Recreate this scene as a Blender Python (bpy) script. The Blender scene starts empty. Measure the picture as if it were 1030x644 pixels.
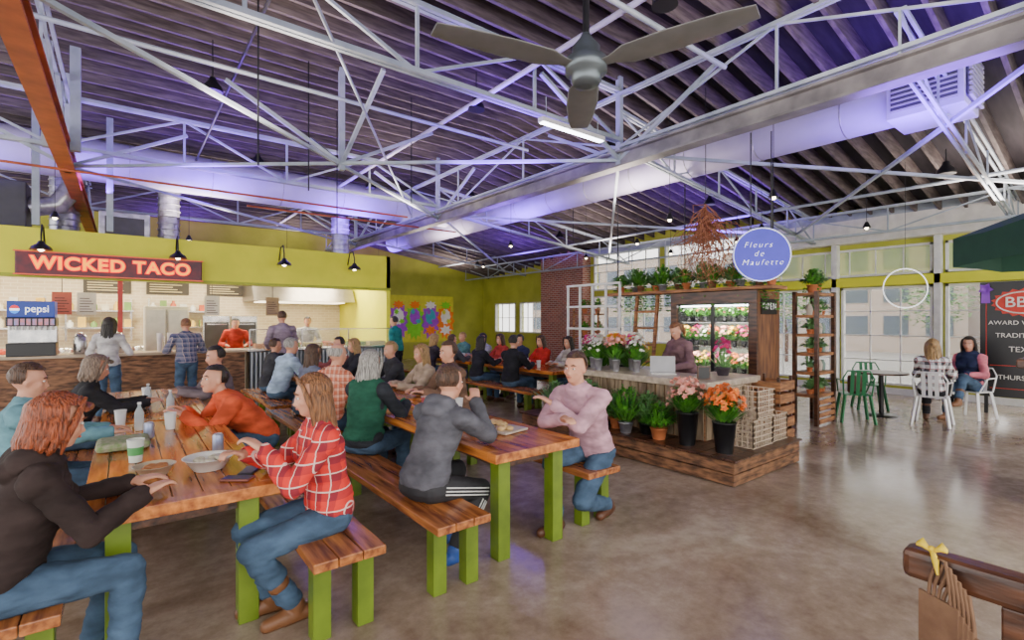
import bpy, math, random
from math import sin, cos, pi, radians as rad
from mathutils import Vector, Matrix, noise
import numpy as np
random.seed(7)
COL=bpy.context.scene.collection
V=Vector
# ---------------------------------------------------------------- materials
MC={}
def newmat(name):
    m=bpy.data.materials.new(name); m.use_nodes=True
    return m,m.node_tree.nodes,m.node_tree.links,m.node_tree.nodes['Principled BSDF']
def M(name,col,rough=.6,metal=0,col2=None,scale=6,st=(1,1,1),bump=0,emit=0,detail=4,spec=.5,alpha=1,cut=None):
    if name in MC: return MC[name]
    m,n,l,b=newmat(name)
    b.inputs['Roughness'].default_value=rough; b.inputs['Metallic'].default_value=metal
    b.inputs['Specular IOR Level'].default_value=spec
    c1=(*col,1)
    if col2 is None: col2=tuple(x*.82 for x in col)
    tc=n.new('ShaderNodeTexCoord'); mp=n.new('ShaderNodeMapping'); mp.inputs['Scale'].default_value=st
    nz=n.new('ShaderNodeTexNoise'); nz.inputs['Scale'].default_value=scale; nz.inputs['Detail'].default_value=detail
    l.new(tc.outputs['Object'],mp.inputs[0]); l.new(mp.outputs[0],nz.inputs['Vector'])
    r=n.new('ShaderNodeValToRGB'); a,z=cut or (.35,.68)
    r.color_ramp.elements[0].position=a; r.color_ramp.elements[1].position=z
    r.color_ramp.elements[0].color=(*col2,1); r.color_ramp.elements[1].color=c1
    l.new(nz.outputs['Fac'],r.inputs[0]); l.new(r.outputs[0],b.inputs['Base Color'])
    if bump:
        bp=n.new('ShaderNodeBump'); bp.inputs['Strength'].default_value=bump; bp.inputs['Distance'].default_value=.02
        l.new(nz.outputs['Fac'],bp.inputs['Height']); l.new(bp.outputs[0],b.inputs['Normal'])
    if emit:
        b.inputs['Emission Color'].default_value=c1; b.inputs['Emission Strength'].default_value=emit
    if alpha<1: b.inputs['Alpha'].default_value=alpha
    MC[name]=m; return m
def brickmat(name,c1,c2,mort,scale=1.0):
    m,n,l,b=newmat(name)
    tc=n.new('ShaderNodeTexCoord'); sp=n.new('ShaderNodeSeparateXYZ'); ad=n.new('ShaderNodeMath'); cb=n.new('ShaderNodeCombineXYZ')
    l.new(tc.outputs['Object'],sp.inputs[0]); l.new(sp.outputs[0],ad.inputs[0]); l.new(sp.outputs[1],ad.inputs[1]); l.new(ad.outputs[0],cb.inputs[0]); l.new(sp.outputs[2],cb.inputs[1])
    t=n.new('ShaderNodeTexBrick'); t.inputs['Scale'].default_value=scale
    t.inputs['Color1'].default_value=(*c1,1); t.inputs['Color2'].default_value=(*c2,1); t.inputs['Mortar'].default_value=(*mort,1)
    t.inputs['Brick Width'].default_value=.22; t.inputs['Row Height'].default_value=.075; t.inputs['Mortar Size'].default_value=.008
    l.new(cb.outputs[0],t.inputs['Vector']); l.new(t.outputs[0],b.inputs['Base Color'])
    b.inputs['Roughness'].default_value=.8; return m
def plaid(name,c1,c2,c3,f=9):
    m,n,l,b=newmat(name)
    tc=n.new('ShaderNodeTexCoord'); sp=n.new('ShaderNodeSeparateXYZ'); l.new(tc.outputs['Object'],sp.inputs[0])
    def mth(op,a,bv=None,link=None):
        x=n.new('ShaderNodeMath'); x.operation=op; l.new(a,x.inputs[0])
        if link is not None: l.new(link,x.inputs[1])
        elif bv is not None: x.inputs[1].default_value=bv
        return x.outputs[0]
    h=mth('ADD',sp.outputs[0],link=sp.outputs[1])
    def band(v,ff,t): return mth('GREATER_THAN',mth('FRACT',mth('MULTIPLY',mth('ADD',v,5.0),ff)),t)
    s=mth('MULTIPLY',mth('ADD',band(h,f,.5),link=band(sp.outputs[2],f,.5)),.5)
    mx=n.new('ShaderNodeMix'); mx.data_type='RGBA'; l.new(s,mx.inputs[0]); mx.inputs[6].default_value=(*c1,1); mx.inputs[7].default_value=(*c2,1)
    ln=mth('MAXIMUM',band(h,f,.93),link=band(sp.outputs[2],f,.93))
    m2=n.new('ShaderNodeMix'); m2.data_type='RGBA'; l.new(ln,m2.inputs[0]); l.new(mx.outputs[2],m2.inputs[6]); m2.inputs[7].default_value=(*c3,1)
    l.new(m2.outputs[2],b.inputs['Base Color']); b.inputs['Roughness'].default_value=.85; return m
def cloth(name,c,b=.9): return M('cloth_'+name,c,.9,0,tuple(x*.5 for x in c),5.5,(1,1,1.9),bump=b,spec=.2,detail=6)
wood=M('table_wood',(.74,.26,.05),.13,0,(.24,.06,.016),2.0,(9,1,9),.12,detail=7)
woodb=M('bench_wood',(.58,.21,.055),.22,0,(.17,.05,.02),2.4,(9,1,9),.15,detail=7)
darkwood=M('dark_wood',(.13,.05,.024),.3,0,(.03,.012,.008),3,(8,1.5,8),.2)
pallet=M('pallet_wood',(.34,.16,.075),.6,0,(.07,.033,.018),3,(2,2,9),.3)
crate=M('crate_wood',(.5,.22,.08),.6,0,(.15,.06,.028),4,(1,1,8),.2)
green=M('green_paint',(.16,.24,.014),.4,0,(.1,.155,.01),5)
steel=M('truss_steel',(.46,.52,.58),.45,.1,(.3,.36,.42),3)
beamst=M('beam_steel',(.36,.34,.34),.4,.3,(.18,.17,.18),3)
orange=M('beam_orange_light',(.6,.15,.05),.45,.1,(.34,.08,.035),3)  # orange light falling on the beam is painted into its colour
black=M('black_paint',(.012,.012,.014),.35)
white=M('white_paint',(.82,.82,.8),.5)
stain=M('stainless',(.7,.68,.66),.25,.85,(.45,.45,.45),5)
galv=M('galvanised',(.6,.6,.65),.3,.7,(.35,.35,.4),9)
joistm=M('joist_wood',(.17,.14,.13),.7,0,(.075,.058,.058),3,(1,8,8))
deckm=M('roof_deck',(.03,.024,.03),.8,0,(.012,.01,.014),2,(1,6,1))
ductm=M('duct_fabric',(.66,.61,.86),.6,0,(.52,.47,.74),1.5)  # violet of the roof lighting is tinted into the duct colour
limem=M('lime_paint',(.8,.8,.015),.5,0,(.7,.72,.01),2)
olive=M('olive_wall',(.52,.54,.06),.7,0,(.4,.42,.04),1.5)
cream=M('cream_wall',(.9,.88,.82),.7)
leafm=M('leaf_green',(.12,.38,.03),.5,0,(.02,.13,.012),12)
leaf2=M('leaf_blue_green',(.24,.46,.17),.5,0,(.08,.23,.06),14)
terra=M('terracotta',(.6,.18,.06),.7)
brickr=brickmat('brick_red',(.42,.13,.08),(.27,.08,.05),(.5,.45,.4))
brickk=brickmat('kitchen_brick',(.7,.58,.44),(.62,.5,.36),(.75,.68,.55))
glass=M('pane_glass',(.9,.95,.97),.05,0,(.9,.95,.97),alpha=.1)
limeg=M('lime_tint_glass',(.6,.72,.2),.1,0,(.5,.62,.14),2,alpha=.5)
lampw=M('lamp_glow',(1,.82,.55),.5,emit=14)
lampc=M('lamp_cool',(.9,.95,1),.5,emit=12)
# ---------------------------------------------------------------- geometry
class G:
    def __init__(s): s.v=[];s.f=[];s.sm=[];s.mi=[];s.cur=0
    def add(s,vs,fs,sm=False):
        o=len(s.v); s.v.extend([tuple(x) for x in vs])
        for f in fs: s.f.append(tuple(i+o for i in f)); s.sm.append(sm); s.mi.append(s.cur)
        return s
    def hexa(s,vs): return s.add(vs,[(0,3,2,1),(4,5,6,7),(0,1,5,4),(1,2,6,5),(2,3,7,6),(3,0,4,7)])
    def box(s,lo,hi,T=None):
        x0,y0,z0=lo;x1,y1,z1=hi
        vs=[V(p) for p in((x0,y0,z0),(x1,y0,z0),(x1,y1,z0),(x0,y1,z0),(x0,y0,z1),(x1,y0,z1),(x1,y1,z1),(x0,y1,z1))]
        if T: vs=[T@v for v in vs]
        return s.hexa(vs)
    def bar(s,p0,p1,w,h=None):
        p0=V(p0);p1=V(p1);h=h or w;d=(p1-p0);L=d.length
        q=d.to_track_quat('Z','Y').to_matrix().to_4x4(); q.translation=p0
        return s.box((-w/2,-h/2,0),(w/2,h/2,L),q)
    def loft(s,rings,n=16,caps=True,sm=True):
        vs=[]
        for c,ax,ay in rings:
            for i in range(n):
                t=2*pi*i/n; vs.append(V(c)+V(ax)*cos(t)+V(ay)*sin(t))
        fs=[]
        for k in range(len(rings)-1):
            for i in range(n):
                j=(i+1)%n; fs.append((k*n+i,k*n+j,(k+1)*n+j,(k+1)*n+i))
        s.add(vs,fs,sm)
        if caps:
            s.add(vs[:n],[tuple(range(n))[::-1]]); s.add(vs[-n:],[tuple(range(n))])
        return s
    def tube(s,pts,r,n=8,caps=True):
        pts=[V(p) for p in pts]; rr=r if isinstance(r,(list,tuple)) else [r]*len(pts)
        rings=[];pa=None
        for i,p in enumerate(pts):
            d=(pts[min(i+1,len(pts)-1)]-pts[max(i-1,0)]).normalized()
            if pa is None: pa=d.orthogonal().normalized()
            pa=(pa-d*pa.dot(d)); pa=pa.normalized() if pa.length>1e-5 else d.orthogonal().normalized()
            rings.append((p,pa*rr[i],d.cross(pa)*rr[i]))
        return s.loft(rings,n,caps)
    def cyl(s,p0,p1,r0,r1=None,n=14): return s.tube([p0,p1],[r0,r0 if r1 is None else r1],n)
    def sph(s,c,r,n=12,T=None,m=None):
        if not isinstance(r,(tuple,list)): r=(r,r,r)
        m=m or max(4,n//2+1); vs=[];c=V(c)
        for k in range(m+1):
            ph=pi*k/m
            for i in range(n):
                t=2*pi*i/n; p=V((r[0]*sin(ph)*cos(t),r[1]*sin(ph)*sin(t),-r[2]*cos(ph)))
                vs.append(c+(T@p if T else p))
        fs=[]
        for k in range(m):
            for i in range(n):
                j=(i+1)%n
                if k==0: fs.append((i,(k+1)*n+j,(k+1)*n+i)) 
                elif k==m-1: fs.append((k*n+i,k*n+j,(k+1)*n+i))
                else: fs.append((k*n+i,k*n+j,(k+1)*n+j,(k+1)*n+i))
        o=len(s.v); s.v.extend([tuple(x) for x in vs])
        mp=lambda q:(o if q<n else (o+m*n if q>=m*n else o+q))
        for f in fs:
            f2=[]
            for q in f:
                q=mp(q)
                if q not in f2:f2.append(q)
            s.f.append(tuple(f2)); s.sm.append(True); s.mi.append(s.cur)
        return s
    def lathe(s,c,prof,n=20): # prof (r,z)
        c=V(c); return s.loft([(c+V((0,0,z)),V((max(r,.0005),0,0)),V((0,max(r,.0005),0))) for r,z in prof],n)
    def ring(s,c,ax,ay,r,n=24,k=6):
        c=V(c);ax=V(ax);ay=V(ay); pts=[c+ax*cos(2*pi*i/n)+ay*sin(2*pi*i/n) for i in range(n+1)]
        return s.tube(pts,r,k)
    def leaf(s,p,d,L,w,droop=.4):
        p=V(p);d=V(d).normalized(); sd=d.cross(V((0,0,1)));
        sd=sd.normalized() if sd.length>.01 else V((1,0,0))
        a=p+d*L*.5; e=p+d*L-V((0,0,L*droop))
        return s.add([p,a+sd*w/2,a-sd*w/2,e],[(0,1,2),(1,3,2)],True)
    def bloom(s,p,d,r):
        p=V(p);d=V(d).normalized();a=d.orthogonal().normalized();b=d.cross(a)
        for q,h in((1,0),(.6,.35)):
            vs=[p+d*r*h*.4]
            for i in range(10):
                t=2*pi*i/10; rr=r*q*(1 if i%2 else .62); vs.append(p+(a*cos(t)+b*sin(t))*rr+d*r*(.25+h))
            s.add(vs,[(0,i+1,(i+1)%10+1) for i in range(10)],True)
        return s
    def obj(s,name,mat,parent=None,bevel=0,loc=(0,0,0),rz=0,**kw):
        me=bpy.data.meshes.new(name); me.from_pydata(s.v,[],s.f)
        me.polygons.foreach_set('use_smooth',s.sm); me.polygons.foreach_set('material_index',s.mi)
        for m in (mat if isinstance(mat,list) else [mat]): me.materials.append(m)
        me.update(); o=bpy.data.objects.new(name,me); COL.objects.link(o)
        o.location=loc; o.rotation_euler=(0,0,rz)
        if parent: o.parent=parent
        for k,v in kw.items():
            o[{'cat':'category'}.get(k,k)]=v
        if bevel:
            b=o.modifiers.new('b','BEVEL'); b.width=bevel; b.segments=2; b.limit_method='ANGLE'
        return o
def T(name,label,cat,loc=(0,0,0),rz=0,group=None):
    o=bpy.data.objects.new(name,None); COL.objects.link(o); o.empty_display_size=.1
    o.location=loc; o.rotation_euler=(0,0,rz); o['label']=label; o['category']=cat
    if group:o['group']=group
    return o
def text(s,size,mat,parent,loc,rot,ext=.004,off=0,name='lettering',align='CENTER',shear=0,sp=1):
    cu=bpy.data.curves.new('t','FONT'); cu.body=s; cu.size=size; cu.extrude=ext; cu.offset=off; cu.align_x=align; cu.align_y='CENTER'; cu.shear=shear; cu.space_character=sp
    t=bpy.data.objects.new('t',cu); COL.objects.link(t); bpy.context.view_layer.update()
    me=bpy.data.meshes.new_from_object(t.evaluated_get(bpy.context.evaluated_depsgraph_get()))
    bpy.data.objects.remove(t); me.materials.clear(); me.materials.append(mat)
    o=bpy.data.objects.new(name,me); COL.objects.link(o); o.location=loc; o.rotation_euler=rot; o.parent=parent; return o
TN=[0]
def trim(g,mat,bevel=0,name=None):
    TN[0]+=1; return g.obj(name or 'trim_%d'%TN[0],mat,bevel=bevel,kind='structure')
# ---------------------------------------------------------------- shell
fm,n,l,b=newmat('polished_concrete')
tc=n.new('ShaderNodeTexCoord'); n1=n.new('ShaderNodeTexNoise'); n1.inputs['Scale'].default_value=.7; n1.inputs['Detail'].default_value=10; n1.inputs['Distortion'].default_value=1.1
n2=n.new('ShaderNodeTexNoise'); n2.inputs['Scale'].default_value=7; n2.inputs['Detail'].default_value=9; n2.inputs['Roughness'].default_value=.72
r=n.new('ShaderNodeValToRGB'); e=r.color_ramp.elements
e[0].position=.34; e[0].color=(.17,.11,.07,1); e[1].position=.66; e[1].color=(.5,.41,.32,1)
e2=e.new(.5); e2.color=(.31,.235,.175,1)
mx=n.new('ShaderNodeMath'); mx.operation='MULTIPLY_ADD'; mx.inputs[1].default_value=.4
sb=n.new('ShaderNodeMath'); sb.operation='MULTIPLY'; sb.inputs[1].default_value=.6
l.new(tc.outputs['Object'],n1.inputs['Vector']); l.new(tc.outputs['Object'],n2.inputs['Vector'])
l.new(n1.outputs['Fac'],sb.inputs[0]); l.new(n2.outputs['Fac'],mx.inputs[0]); l.new(sb.outputs[0],mx.inputs[2]); l.new(mx.outputs[0],r.inputs[0]); l.new(r.outputs[0],b.inputs['Base Color'])
rr=n.new('ShaderNodeMapRange'); rr.inputs[3].default_value=.06; rr.inputs[4].default_value=.28; l.new(n2.outputs['Fac'],rr.inputs[0]); l.new(rr.outputs[0],b.inputs['Roughness']); b.inputs['Specular IOR Level'].default_value=.4
G().box((-7,-4,-.1),(13.7,19.7,0)).obj('floor',fm,kind='structure')
RY=lambda y:5.9-.08*abs(y-9)
RZ=lambda x,y:RY(y)-max(0,x-6)*.17
g=G()
for y0,y1 in((-2,9),(9,19.7)):
    for x0,x1 in((-7,6),(6,13.7)):
        q=[(x0,y0),(x1,y0),(x1,y1),(x0,y1)]
        g.hexa([(x,y,RZ(x,y)) for x,y in q]+[(x,y,RZ(x,y)+.1) for x,y in q])
g.obj('ceiling',deckm,kind='structure')
y=-1.8
while y<19.4:
    z=RY(y); dz=7.5*.17; w=.05
    trim(G().box((-7,y,z-.25),(6,y+w,z-.005)).hexa([(6,y,z-.25),(13.5,y,z-.25-dz),(13.5,y+w,z-.25-dz),(6,y+w,z-.25),(6,y,z-.005),(13.5,y,z-.005-dz),(13.5,y+w,z-.005-dz),(6,y+w,z-.005)]),joistm); y+=.4
G().box((-7,19.5,0),(13.5,19.7,5.04)).obj('wall_back',olive,kind='structure')
def wallx(X,t,Y0,Y1,H,ops,mat,name):
    g=G(); ys=sorted({Y0,Y1}|{o[0] for o in ops}|{o[1] for o in ops})
    for a,c in zip(ys,ys[1:]):
        zs=[0]
        for o in sorted([o for o in ops if o[0]<=a+1e-6 and o[1]>=c-1e-6],key=lambda o:o[2]): zs+=[o[2],o[3]]
        zs.append(H)
        for k in range(0,len(zs),2):
            if zs[k+1]-zs[k]>.01: g.box((X,a,zs[k]),(X+t,c,zs[k+1]))
    return g.obj(name,mat,kind='structure')
ops=[(-3.2,-1.4,.2,2.4),(-1.1,.7,.2,2.4),(.9,2.6,.2,2.4),(2.8,4.5,.2,2.4),(4.7,6.4,.2,2.4),(6.6,8.3,.2,2.4),
     (-1.1,2.6,2.65,3.3),(2.8,6.4,2.65,3.3),(6.6,9.4,2.7,4.0),(9.6,12.4,2.7,4.0),(8.6,12.4,.9,2.5),(15.2,16.7,1.1,2.4),(17,18.5,1.1,2.4)]
wallx(13.5,.2,-4,19.7,4.8,ops,olive,'wall_right')
for i,(a,c,z0,z1) in enumerate(ops):
    g=G(); fr=.05
    for bx in((a,c,z0,z0+fr),(a,c,z1-fr,z1),(a,a+fr,z0,z1),(c-fr,c,z0,z1)): g.box((13.46,bx[0],bx[2]),(13.58,bx[1],bx[3]))
    ny=max(2,round((c-a)/.55)); nz=max(1,round((z1-z0)/.55))
    for k in range(1,ny): yy=a+(c-a)*k/ny; g.box((13.5,yy-.012,z0),(13.54,yy+.012,z1))
    for k in range(1,nz): zz=z0+(z1-z0)*k/nz; g.box((13.5,a,zz-.012),(13.54,c,zz+.012))
    w=g.obj('window_%d'%(i+1),white,kind='structure')
    G().box((13.52,a+.03,z0+.03),(13.525,c-.03,z1-.03)).obj('pane',limeg if i in(6,7) else glass,w)
for yy in(-1.25,.8,2.7,4.6,6.5,8.4): trim(G().box((13.3,yy-.06,0),(13.5,yy+.06,3.5)),white,.01)
trim(G().box((13.2,-4,3.42),(13.5,6.5,3.95)),cream)
trim(G().box((13.3,-4,2.42),(13.5,8.5,2.62)),limem)
trim(G().box((13.1,12.6,0),(13.5,14.9,4.3)),brickr)
trim(G().box((13.2,-4,3.95),(13.45,19.4,4.1)),steel)
G().box((13.46,-4,0),(13.5,12.5,.14)).obj('baseboard_right',white,kind='structure')
# outside
G().box((14,-30,-.6),(60,50,-.3)).obj('ground_outside',M('pavement',(.3,.29,.27),.9),label='grey pavement outside the windows',cat='ground',kind='structure')
bm=brickmat('far_building',(.42,.33,.27),(.36,.28,.22),(.4,.36,.32),.3)
for i,(x,y0,y1,h) in enumerate([(32,-14,4,7),(36,6,20,7),(34,22,40,7)]):
    t=T('building','pale brick building across the street','building',(x,(y0+y1)/2,-.3))
    w=(y1-y0)/2; G().box((0,-w,0),(8,w,h)).obj('facade',bm,t)
    g=G()
    for k in range(int(w)):
        for z in range(1,int(h)-1,2): g.box((-.05,-w+.6+k*2,z),(0,-w+1.8+k*2,z+1.2))
    g.obj('window_panes',M('dark_glass',(.08,.11,.15),.1),t)
for i in range(6):
    x=24+random.random()*5;y=-6+i*5.5
    t=T('tree','leafy tree outside the windows','tree',(x,y,-.3),group='trees outside')
    G().tube([(0,0,0),(.1,0,1.2),(0,.1,2.4)],[.12,.09,.06]).obj('trunk',darkwood,t)
    g=G()
    for k in range(700):
        d=V((random.gauss(0,1),random.gauss(0,1),random.gauss(0,1))).normalized()*random.random()**.4*1.2; g.leaf(V((0,0,2.7))+d,V((random.gauss(0,1),random.gauss(0,1),.2)),.18,.14)
    g.obj('foliage',leafm,t)
# ---------------------------------------------------------------- trusses
def truss(p0,p1,h,n,w=.07,mat=steel):
    p0=V(p0);p1=V(p1);g=G();u=V((0,0,h)); dv=(p1-p0).normalized(); s=dv.cross(V((0,0,1)))*.035
    for k in(-1,1):
        g.bar(p0+s*k,p1+s*k,w*.7,w*.8); g.bar(p0+u+s*k,p1+u+s*k,w*.7,w*.8)
    for i in range(n+1):
        a=p0.lerp(p1,i/n); g.bar(a,a+u,w*.5)
        if i<n:
            c=p0.lerp(p1,(i+1)/n)
            if i%2: g.bar(a,c+u,w*.5)
            else: g.bar(a+u,c,w*.5)
    return trim(g,mat)
def ibeam(p0,p1,w,h,mat):
    x,y0,z=p0;y1=p1[1];g=G()
    g.box((x-w/2,y0,z),(x+w/2,y1,z+.03));g.box((x-w/2,y0,z+h-.03),(x+w/2,y1,z+h));g.box((x-.02,y0,z+.03),(x+.02,y1,z+h-.03))
    return trim(g,mat,0)
ibeam((6,-2,3.98),(6,19,0),.2,.24,beamst)
truss((6,-2,4.3),(6,19,4.3),.8,9,.055)
ibeam((-.7,-2,4.0),(-.7,19,0),.2,.24,orange)
truss((-.7,-2,4.3),(-.7,19,4.3),.8,9,.055)
truss((12.2,-2,3.45),(12.2,19,3.45),.5,12,.05)
for Y,h in((5.0,.75),(10.6,.8),(16,.7)):
    truss((-6,Y,4.4),(6,Y,4.4),h,7,.07); truss((6,Y,4.3),(13.2,Y,3.5),.55,5,.055)
truss((6,1.5,4.2),(13.2,1.5,3.4),.5,5,.045)
g=G()
for a,c in [((-.7,5,4.1),(6,10.6,4.1)),((6,5,4.1),(-.7,10.6,4.1)),((6,5,4.2),(12.2,10.6,3.6)),((12.2,5,3.6),(6,10.6,4.2)),((-.7,10.6,4.1),(6,16,4.1)),((6,0,4.2),(12.2,5,3.6)),((12.2,0,3.6),(6,5,4.2)),((6,10.6,4.2),(12.2,16,3.6))]:
    g.bar(a,c,.045)
for x,y in((6,5),(6,10.6),(-.7,5),(-.7,10.6),(6,16),(2.7,7.8)):
    for dx,dy in((1.6,0),(-1.6,0),(0,1.6),(0,-1.6)): g.bar((x,y,4.1),(x+dx,y+dy,4.95),.05)
    g.bar((x,y,4.0),(x,y,RZ(x,y)-.2),.08)
for x in(-.85,-.55): g.bar((x,9.6,4.1),(x,9.6,5.6),.12)
trim(g,steel)
g2=G(); [g2.bar((x,11.9,3.3),(x,11.9,5.4),.1) for x in(-1.2,-.2)]; trim(g2,steel)
for pts,r_,m_ in([[(-6,7.2,4.85),(6,7.2,4.85)],.03,steel],[[(4.2,-2,4.95),(4.2,19,4.95)],.035,ductm],[[(-6,3.3,4.85),(6,3.3,4.85)],.03,steel],[[(10.8,-2,3.95),(10.8,19,3.95)],.03,steel],[[(-4,10.2,3.95),(5,10.2,3.95)],.02,orange],[[(2,11.4,4),(7,11.4,4)],.02,orange],[[(1.2,-2,5.0),(1.2,19,5.0)],.02,black],[[(-.2,2,4.4),(6,12,4.4)],.018,steel]):
    trim(G().tube(pts,r_),m_)
for x,y,z in((1.2,6.2,3.4),(2.2,7.8,3.6),(4,8,3.7),(3.2,9.5,3.3),(8.5,8.5,3.5)): trim(G().tube([(x,y,z),(x,y,RZ(x,y)-.25)],.01,6),black)
# ducts
t=T('air_duct','long pale round ventilation duct under the roof','duct',(8,0,4.5))
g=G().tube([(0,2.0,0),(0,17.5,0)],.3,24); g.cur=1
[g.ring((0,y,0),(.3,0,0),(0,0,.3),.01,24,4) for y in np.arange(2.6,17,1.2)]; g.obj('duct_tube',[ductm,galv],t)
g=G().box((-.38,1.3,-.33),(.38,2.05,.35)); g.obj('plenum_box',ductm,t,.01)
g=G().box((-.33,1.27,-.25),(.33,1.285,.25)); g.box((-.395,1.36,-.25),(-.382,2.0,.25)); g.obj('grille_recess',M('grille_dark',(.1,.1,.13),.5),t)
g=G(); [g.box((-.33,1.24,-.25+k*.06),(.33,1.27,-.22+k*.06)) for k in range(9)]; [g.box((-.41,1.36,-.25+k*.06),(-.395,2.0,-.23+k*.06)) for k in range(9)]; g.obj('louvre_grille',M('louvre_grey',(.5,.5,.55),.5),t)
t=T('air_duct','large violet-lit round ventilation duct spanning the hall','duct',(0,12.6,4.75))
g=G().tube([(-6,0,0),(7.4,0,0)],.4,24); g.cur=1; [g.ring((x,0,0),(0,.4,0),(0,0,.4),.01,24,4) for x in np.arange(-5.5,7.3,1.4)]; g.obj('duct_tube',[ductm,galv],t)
for x,y,z0,z1,r_ in((.8,13.5,3.28,4.6,.2),(4.6,13.4,3.28,4.4,.22),(-1.0,14.4,3.28,4.9,.25)):
    t=T('vent_pipe','ribbed galvanised vertical kitchen exhaust duct','duct',(x,y,0))
    g=G().cyl((0,0,z0),(0,0,z1),r_,n=18); [g.ring((0,0,z),(r_+.01,0,0),(0,r_+.01,0),.012,18,4) for z in np.arange(z0+.1,z1,.14)]
    g.obj('duct_tube',galv,t)
t=T('air_handler','galvanised air handling box above the food stall','air handler',(0.0,13.4,3.28))
G().box((-.4,-.3,0),(.45,.3,.6)).obj('case',galv,t,.02); G().box((-.3,-.31,.12),(.35,-.3,.5)).obj('access_panel',M('dark_case',(.06,.06,.07),.5),t)
t=T('air_handler','dark steel air handling box above the food stall','air handler',(-1.9,13.0,3.28)); G().box((-.6,-.4,0),(.5,.4,.9)).obj('case',M('dark_case',(.06,.06,.07),.5),t,.02); G().tube([(.5,0,.5),(.9,0,.6),(1.1,0,.95)],[.18,.18,.18],14).obj('elbow_pipe',galv,t)
# ---------------------------------------------------------------- food stall
trim(G().box((-5,12.0,2.44),(5.4,12.15,3.27)),limem,name='wall_stall_header')
trim(G().box((-5,11.98,2.40),(5.4,12.17,2.46)),M('header_edge',(.4,.46,.02),.5))
trim(G().box((-5,15.5,0),(5.4,15.6,3.27)),brickk,name='wall_kitchen')
trim(G().box((5.3,12.0,0),(5.4,15.6,3.27)),limem,name='wall_stall_side')
trim(G().box((-5,12.1,3.2),(5.4,15.6,3.27)),M('kitchen_ceiling',(.7,.64,.52),.7),name='ceiling_kitchen')
trim(G().box((-.09,12.2,0),(-.01,12.28,3.2)),M('red_post',(.55,.03,.02),.4))
sg=T('shop_sign','long dark sign box with glowing orange lettering','sign',(-.1,11.86,2.64))
G().box((-1.36,-.0,-.21),(1.36,.14,.21)).obj('sign_box',M('sign_purple',(.17,.015,.03),.4,col2=(.07,.015,.03)),sg,.02)
g=G(); g.box((-1.38,-.02,.19),(1.38,.0,.21)); g.box((-1.38,-.02,-.21),(1.38,0,-.19)); g.obj('sign_border',M('sign_red_edge',(.8,.1,.03),.4,emit=.5),sg)
text('WICKED TACO',.31,M('neon_red',(.95,.012,.004),.5,emit=1.3),sg,(0,-.012,.0),(pi/2,0,0),.004,.02,'lettering_outline',sp=1.1)
text('WICKED TACO',.31,M('neon_yellow',(1,.3,.0),.5,emit=2.0),sg,(0,-.03,.0),(pi/2,0,0),.008,.006,sp=1.1)
def gooseneck(x,y,z):
    t=T('gooseneck_lamp','black gooseneck barn lamp fixed on the header','lamp',(x,y,z),group='gooseneck lamps')
    G().tube([(0,0,.0),(0,-.15,.28),(0,-.35,.3),(0,-.45,.12),(0,-.45,0)],.014).obj('arm',black,t)
    G().lathe((0,-.45,-.14),[(.15,0),(.13,.05),(.06,.1),(.035,.15)],18).obj('lamp_shade',black,t)
    G().sph((0,-.45,-.12),.05,10).obj('bulb',lampw,t)
for x in(-1.1,.83,2.75,4.3): gooseneck(x,12.0,2.98)
t=T('service_counter','dark wooden service counter with pale top','counter',(-3.2,11.3,0))
G().box((0,.05,0),(5.15,.6,1.0)).obj('body',pallet,t); G().box((-.05,0,1.0),(5.2,.7,1.05)).obj('worktop',M('laminate',(.55,.43,.3),.3),t,.01)
t=T('service_counter','corrugated metal fronted serving counter with glass guard','counter',(2.05,11.3,0))
G().box((0,.08,0),(3.2,.6,1.0)).obj('body',M('grey_panel',(.2,.22,.26),.5,.5),t)
g=G(); [g.cyl((.04+k*.08,.06,.05),(.04+k*.08,.06,.98),.035,n=8) for k in range(39)]; g.obj('corrugated_panel',M('corrugated',(.3,.32,.36),.35,.7),t)
G().box((-.05,0,1.0),(3.25,.7,1.05)).obj('worktop',stain,t,.01)
G().box((0,.1,1.05),(3.1,.12,1.45)).obj('glass_guard',glass,t)
g=G(); [g.bar((x,.11,1.05),(x,.11,1.45),.02) for x in(0,1.03,2.06,3.1)]; g.bar((0,.11,1.45),(3.1,.11,1.45),.02); g.obj('guard_frame',stain,t)
t=T('range_hood','wide stainless kitchen exhaust hood','hood',(3.9,14.7,2.15))
G().add([(-1.3,-.8,0),(1.3,-.8,0),(1.3,.75,0),(-1.3,.75,0),(-1.3,-.5,.45),(1.3,-.5,.45),(1.3,.75,.45),(-1.3,.75,.45)],[(0,3,2,1),(4,5,6,7),(0,1,5,4),(1,2,6,5),(2,3,7,6),(3,0,4,7)]).obj('canopy',M('hood_steel',(.28,.26,.24),.35,.8),t)
G().box((-1.1,-.5,-.03),(1.1,.3,-.005)).obj('light_strip',M('hood_glow',(1,.82,.55),.5,emit=5),t)
for i,(x,w) in enumerate([(-2.4,1.2),(-1.0,1.1),(.3,1.0),(1.6,1.0),(2.8,1.2),(4.2,1.1)]):
    t=T('kitchen_range' if i>3 else 'prep_table','stainless kitchen work table loaded with pans','kitchen equipment',(x,14.3,0),group='kitchen line')
    G().box((-w/2,0,0),(w/2,.7,.9)).obj('body',stain,t,.01); G().box((-w/2-.01,-.02,.9),(w/2+.01,.72,.94)).obj('worktop',stain,t)
    for k in range(3):
        p=T('pan','steel pan on the kitchen line','pan',(x-w/3+k*w/3,14.6,.941),group='pans'); G().lathe((0,0,0),[(.12,0),(.15,.1),(.14,.1),(.11,.01)],16).obj('bowl',stain if k%2 else M('pan_red',(.5,.06,.03),.4),p)
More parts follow.
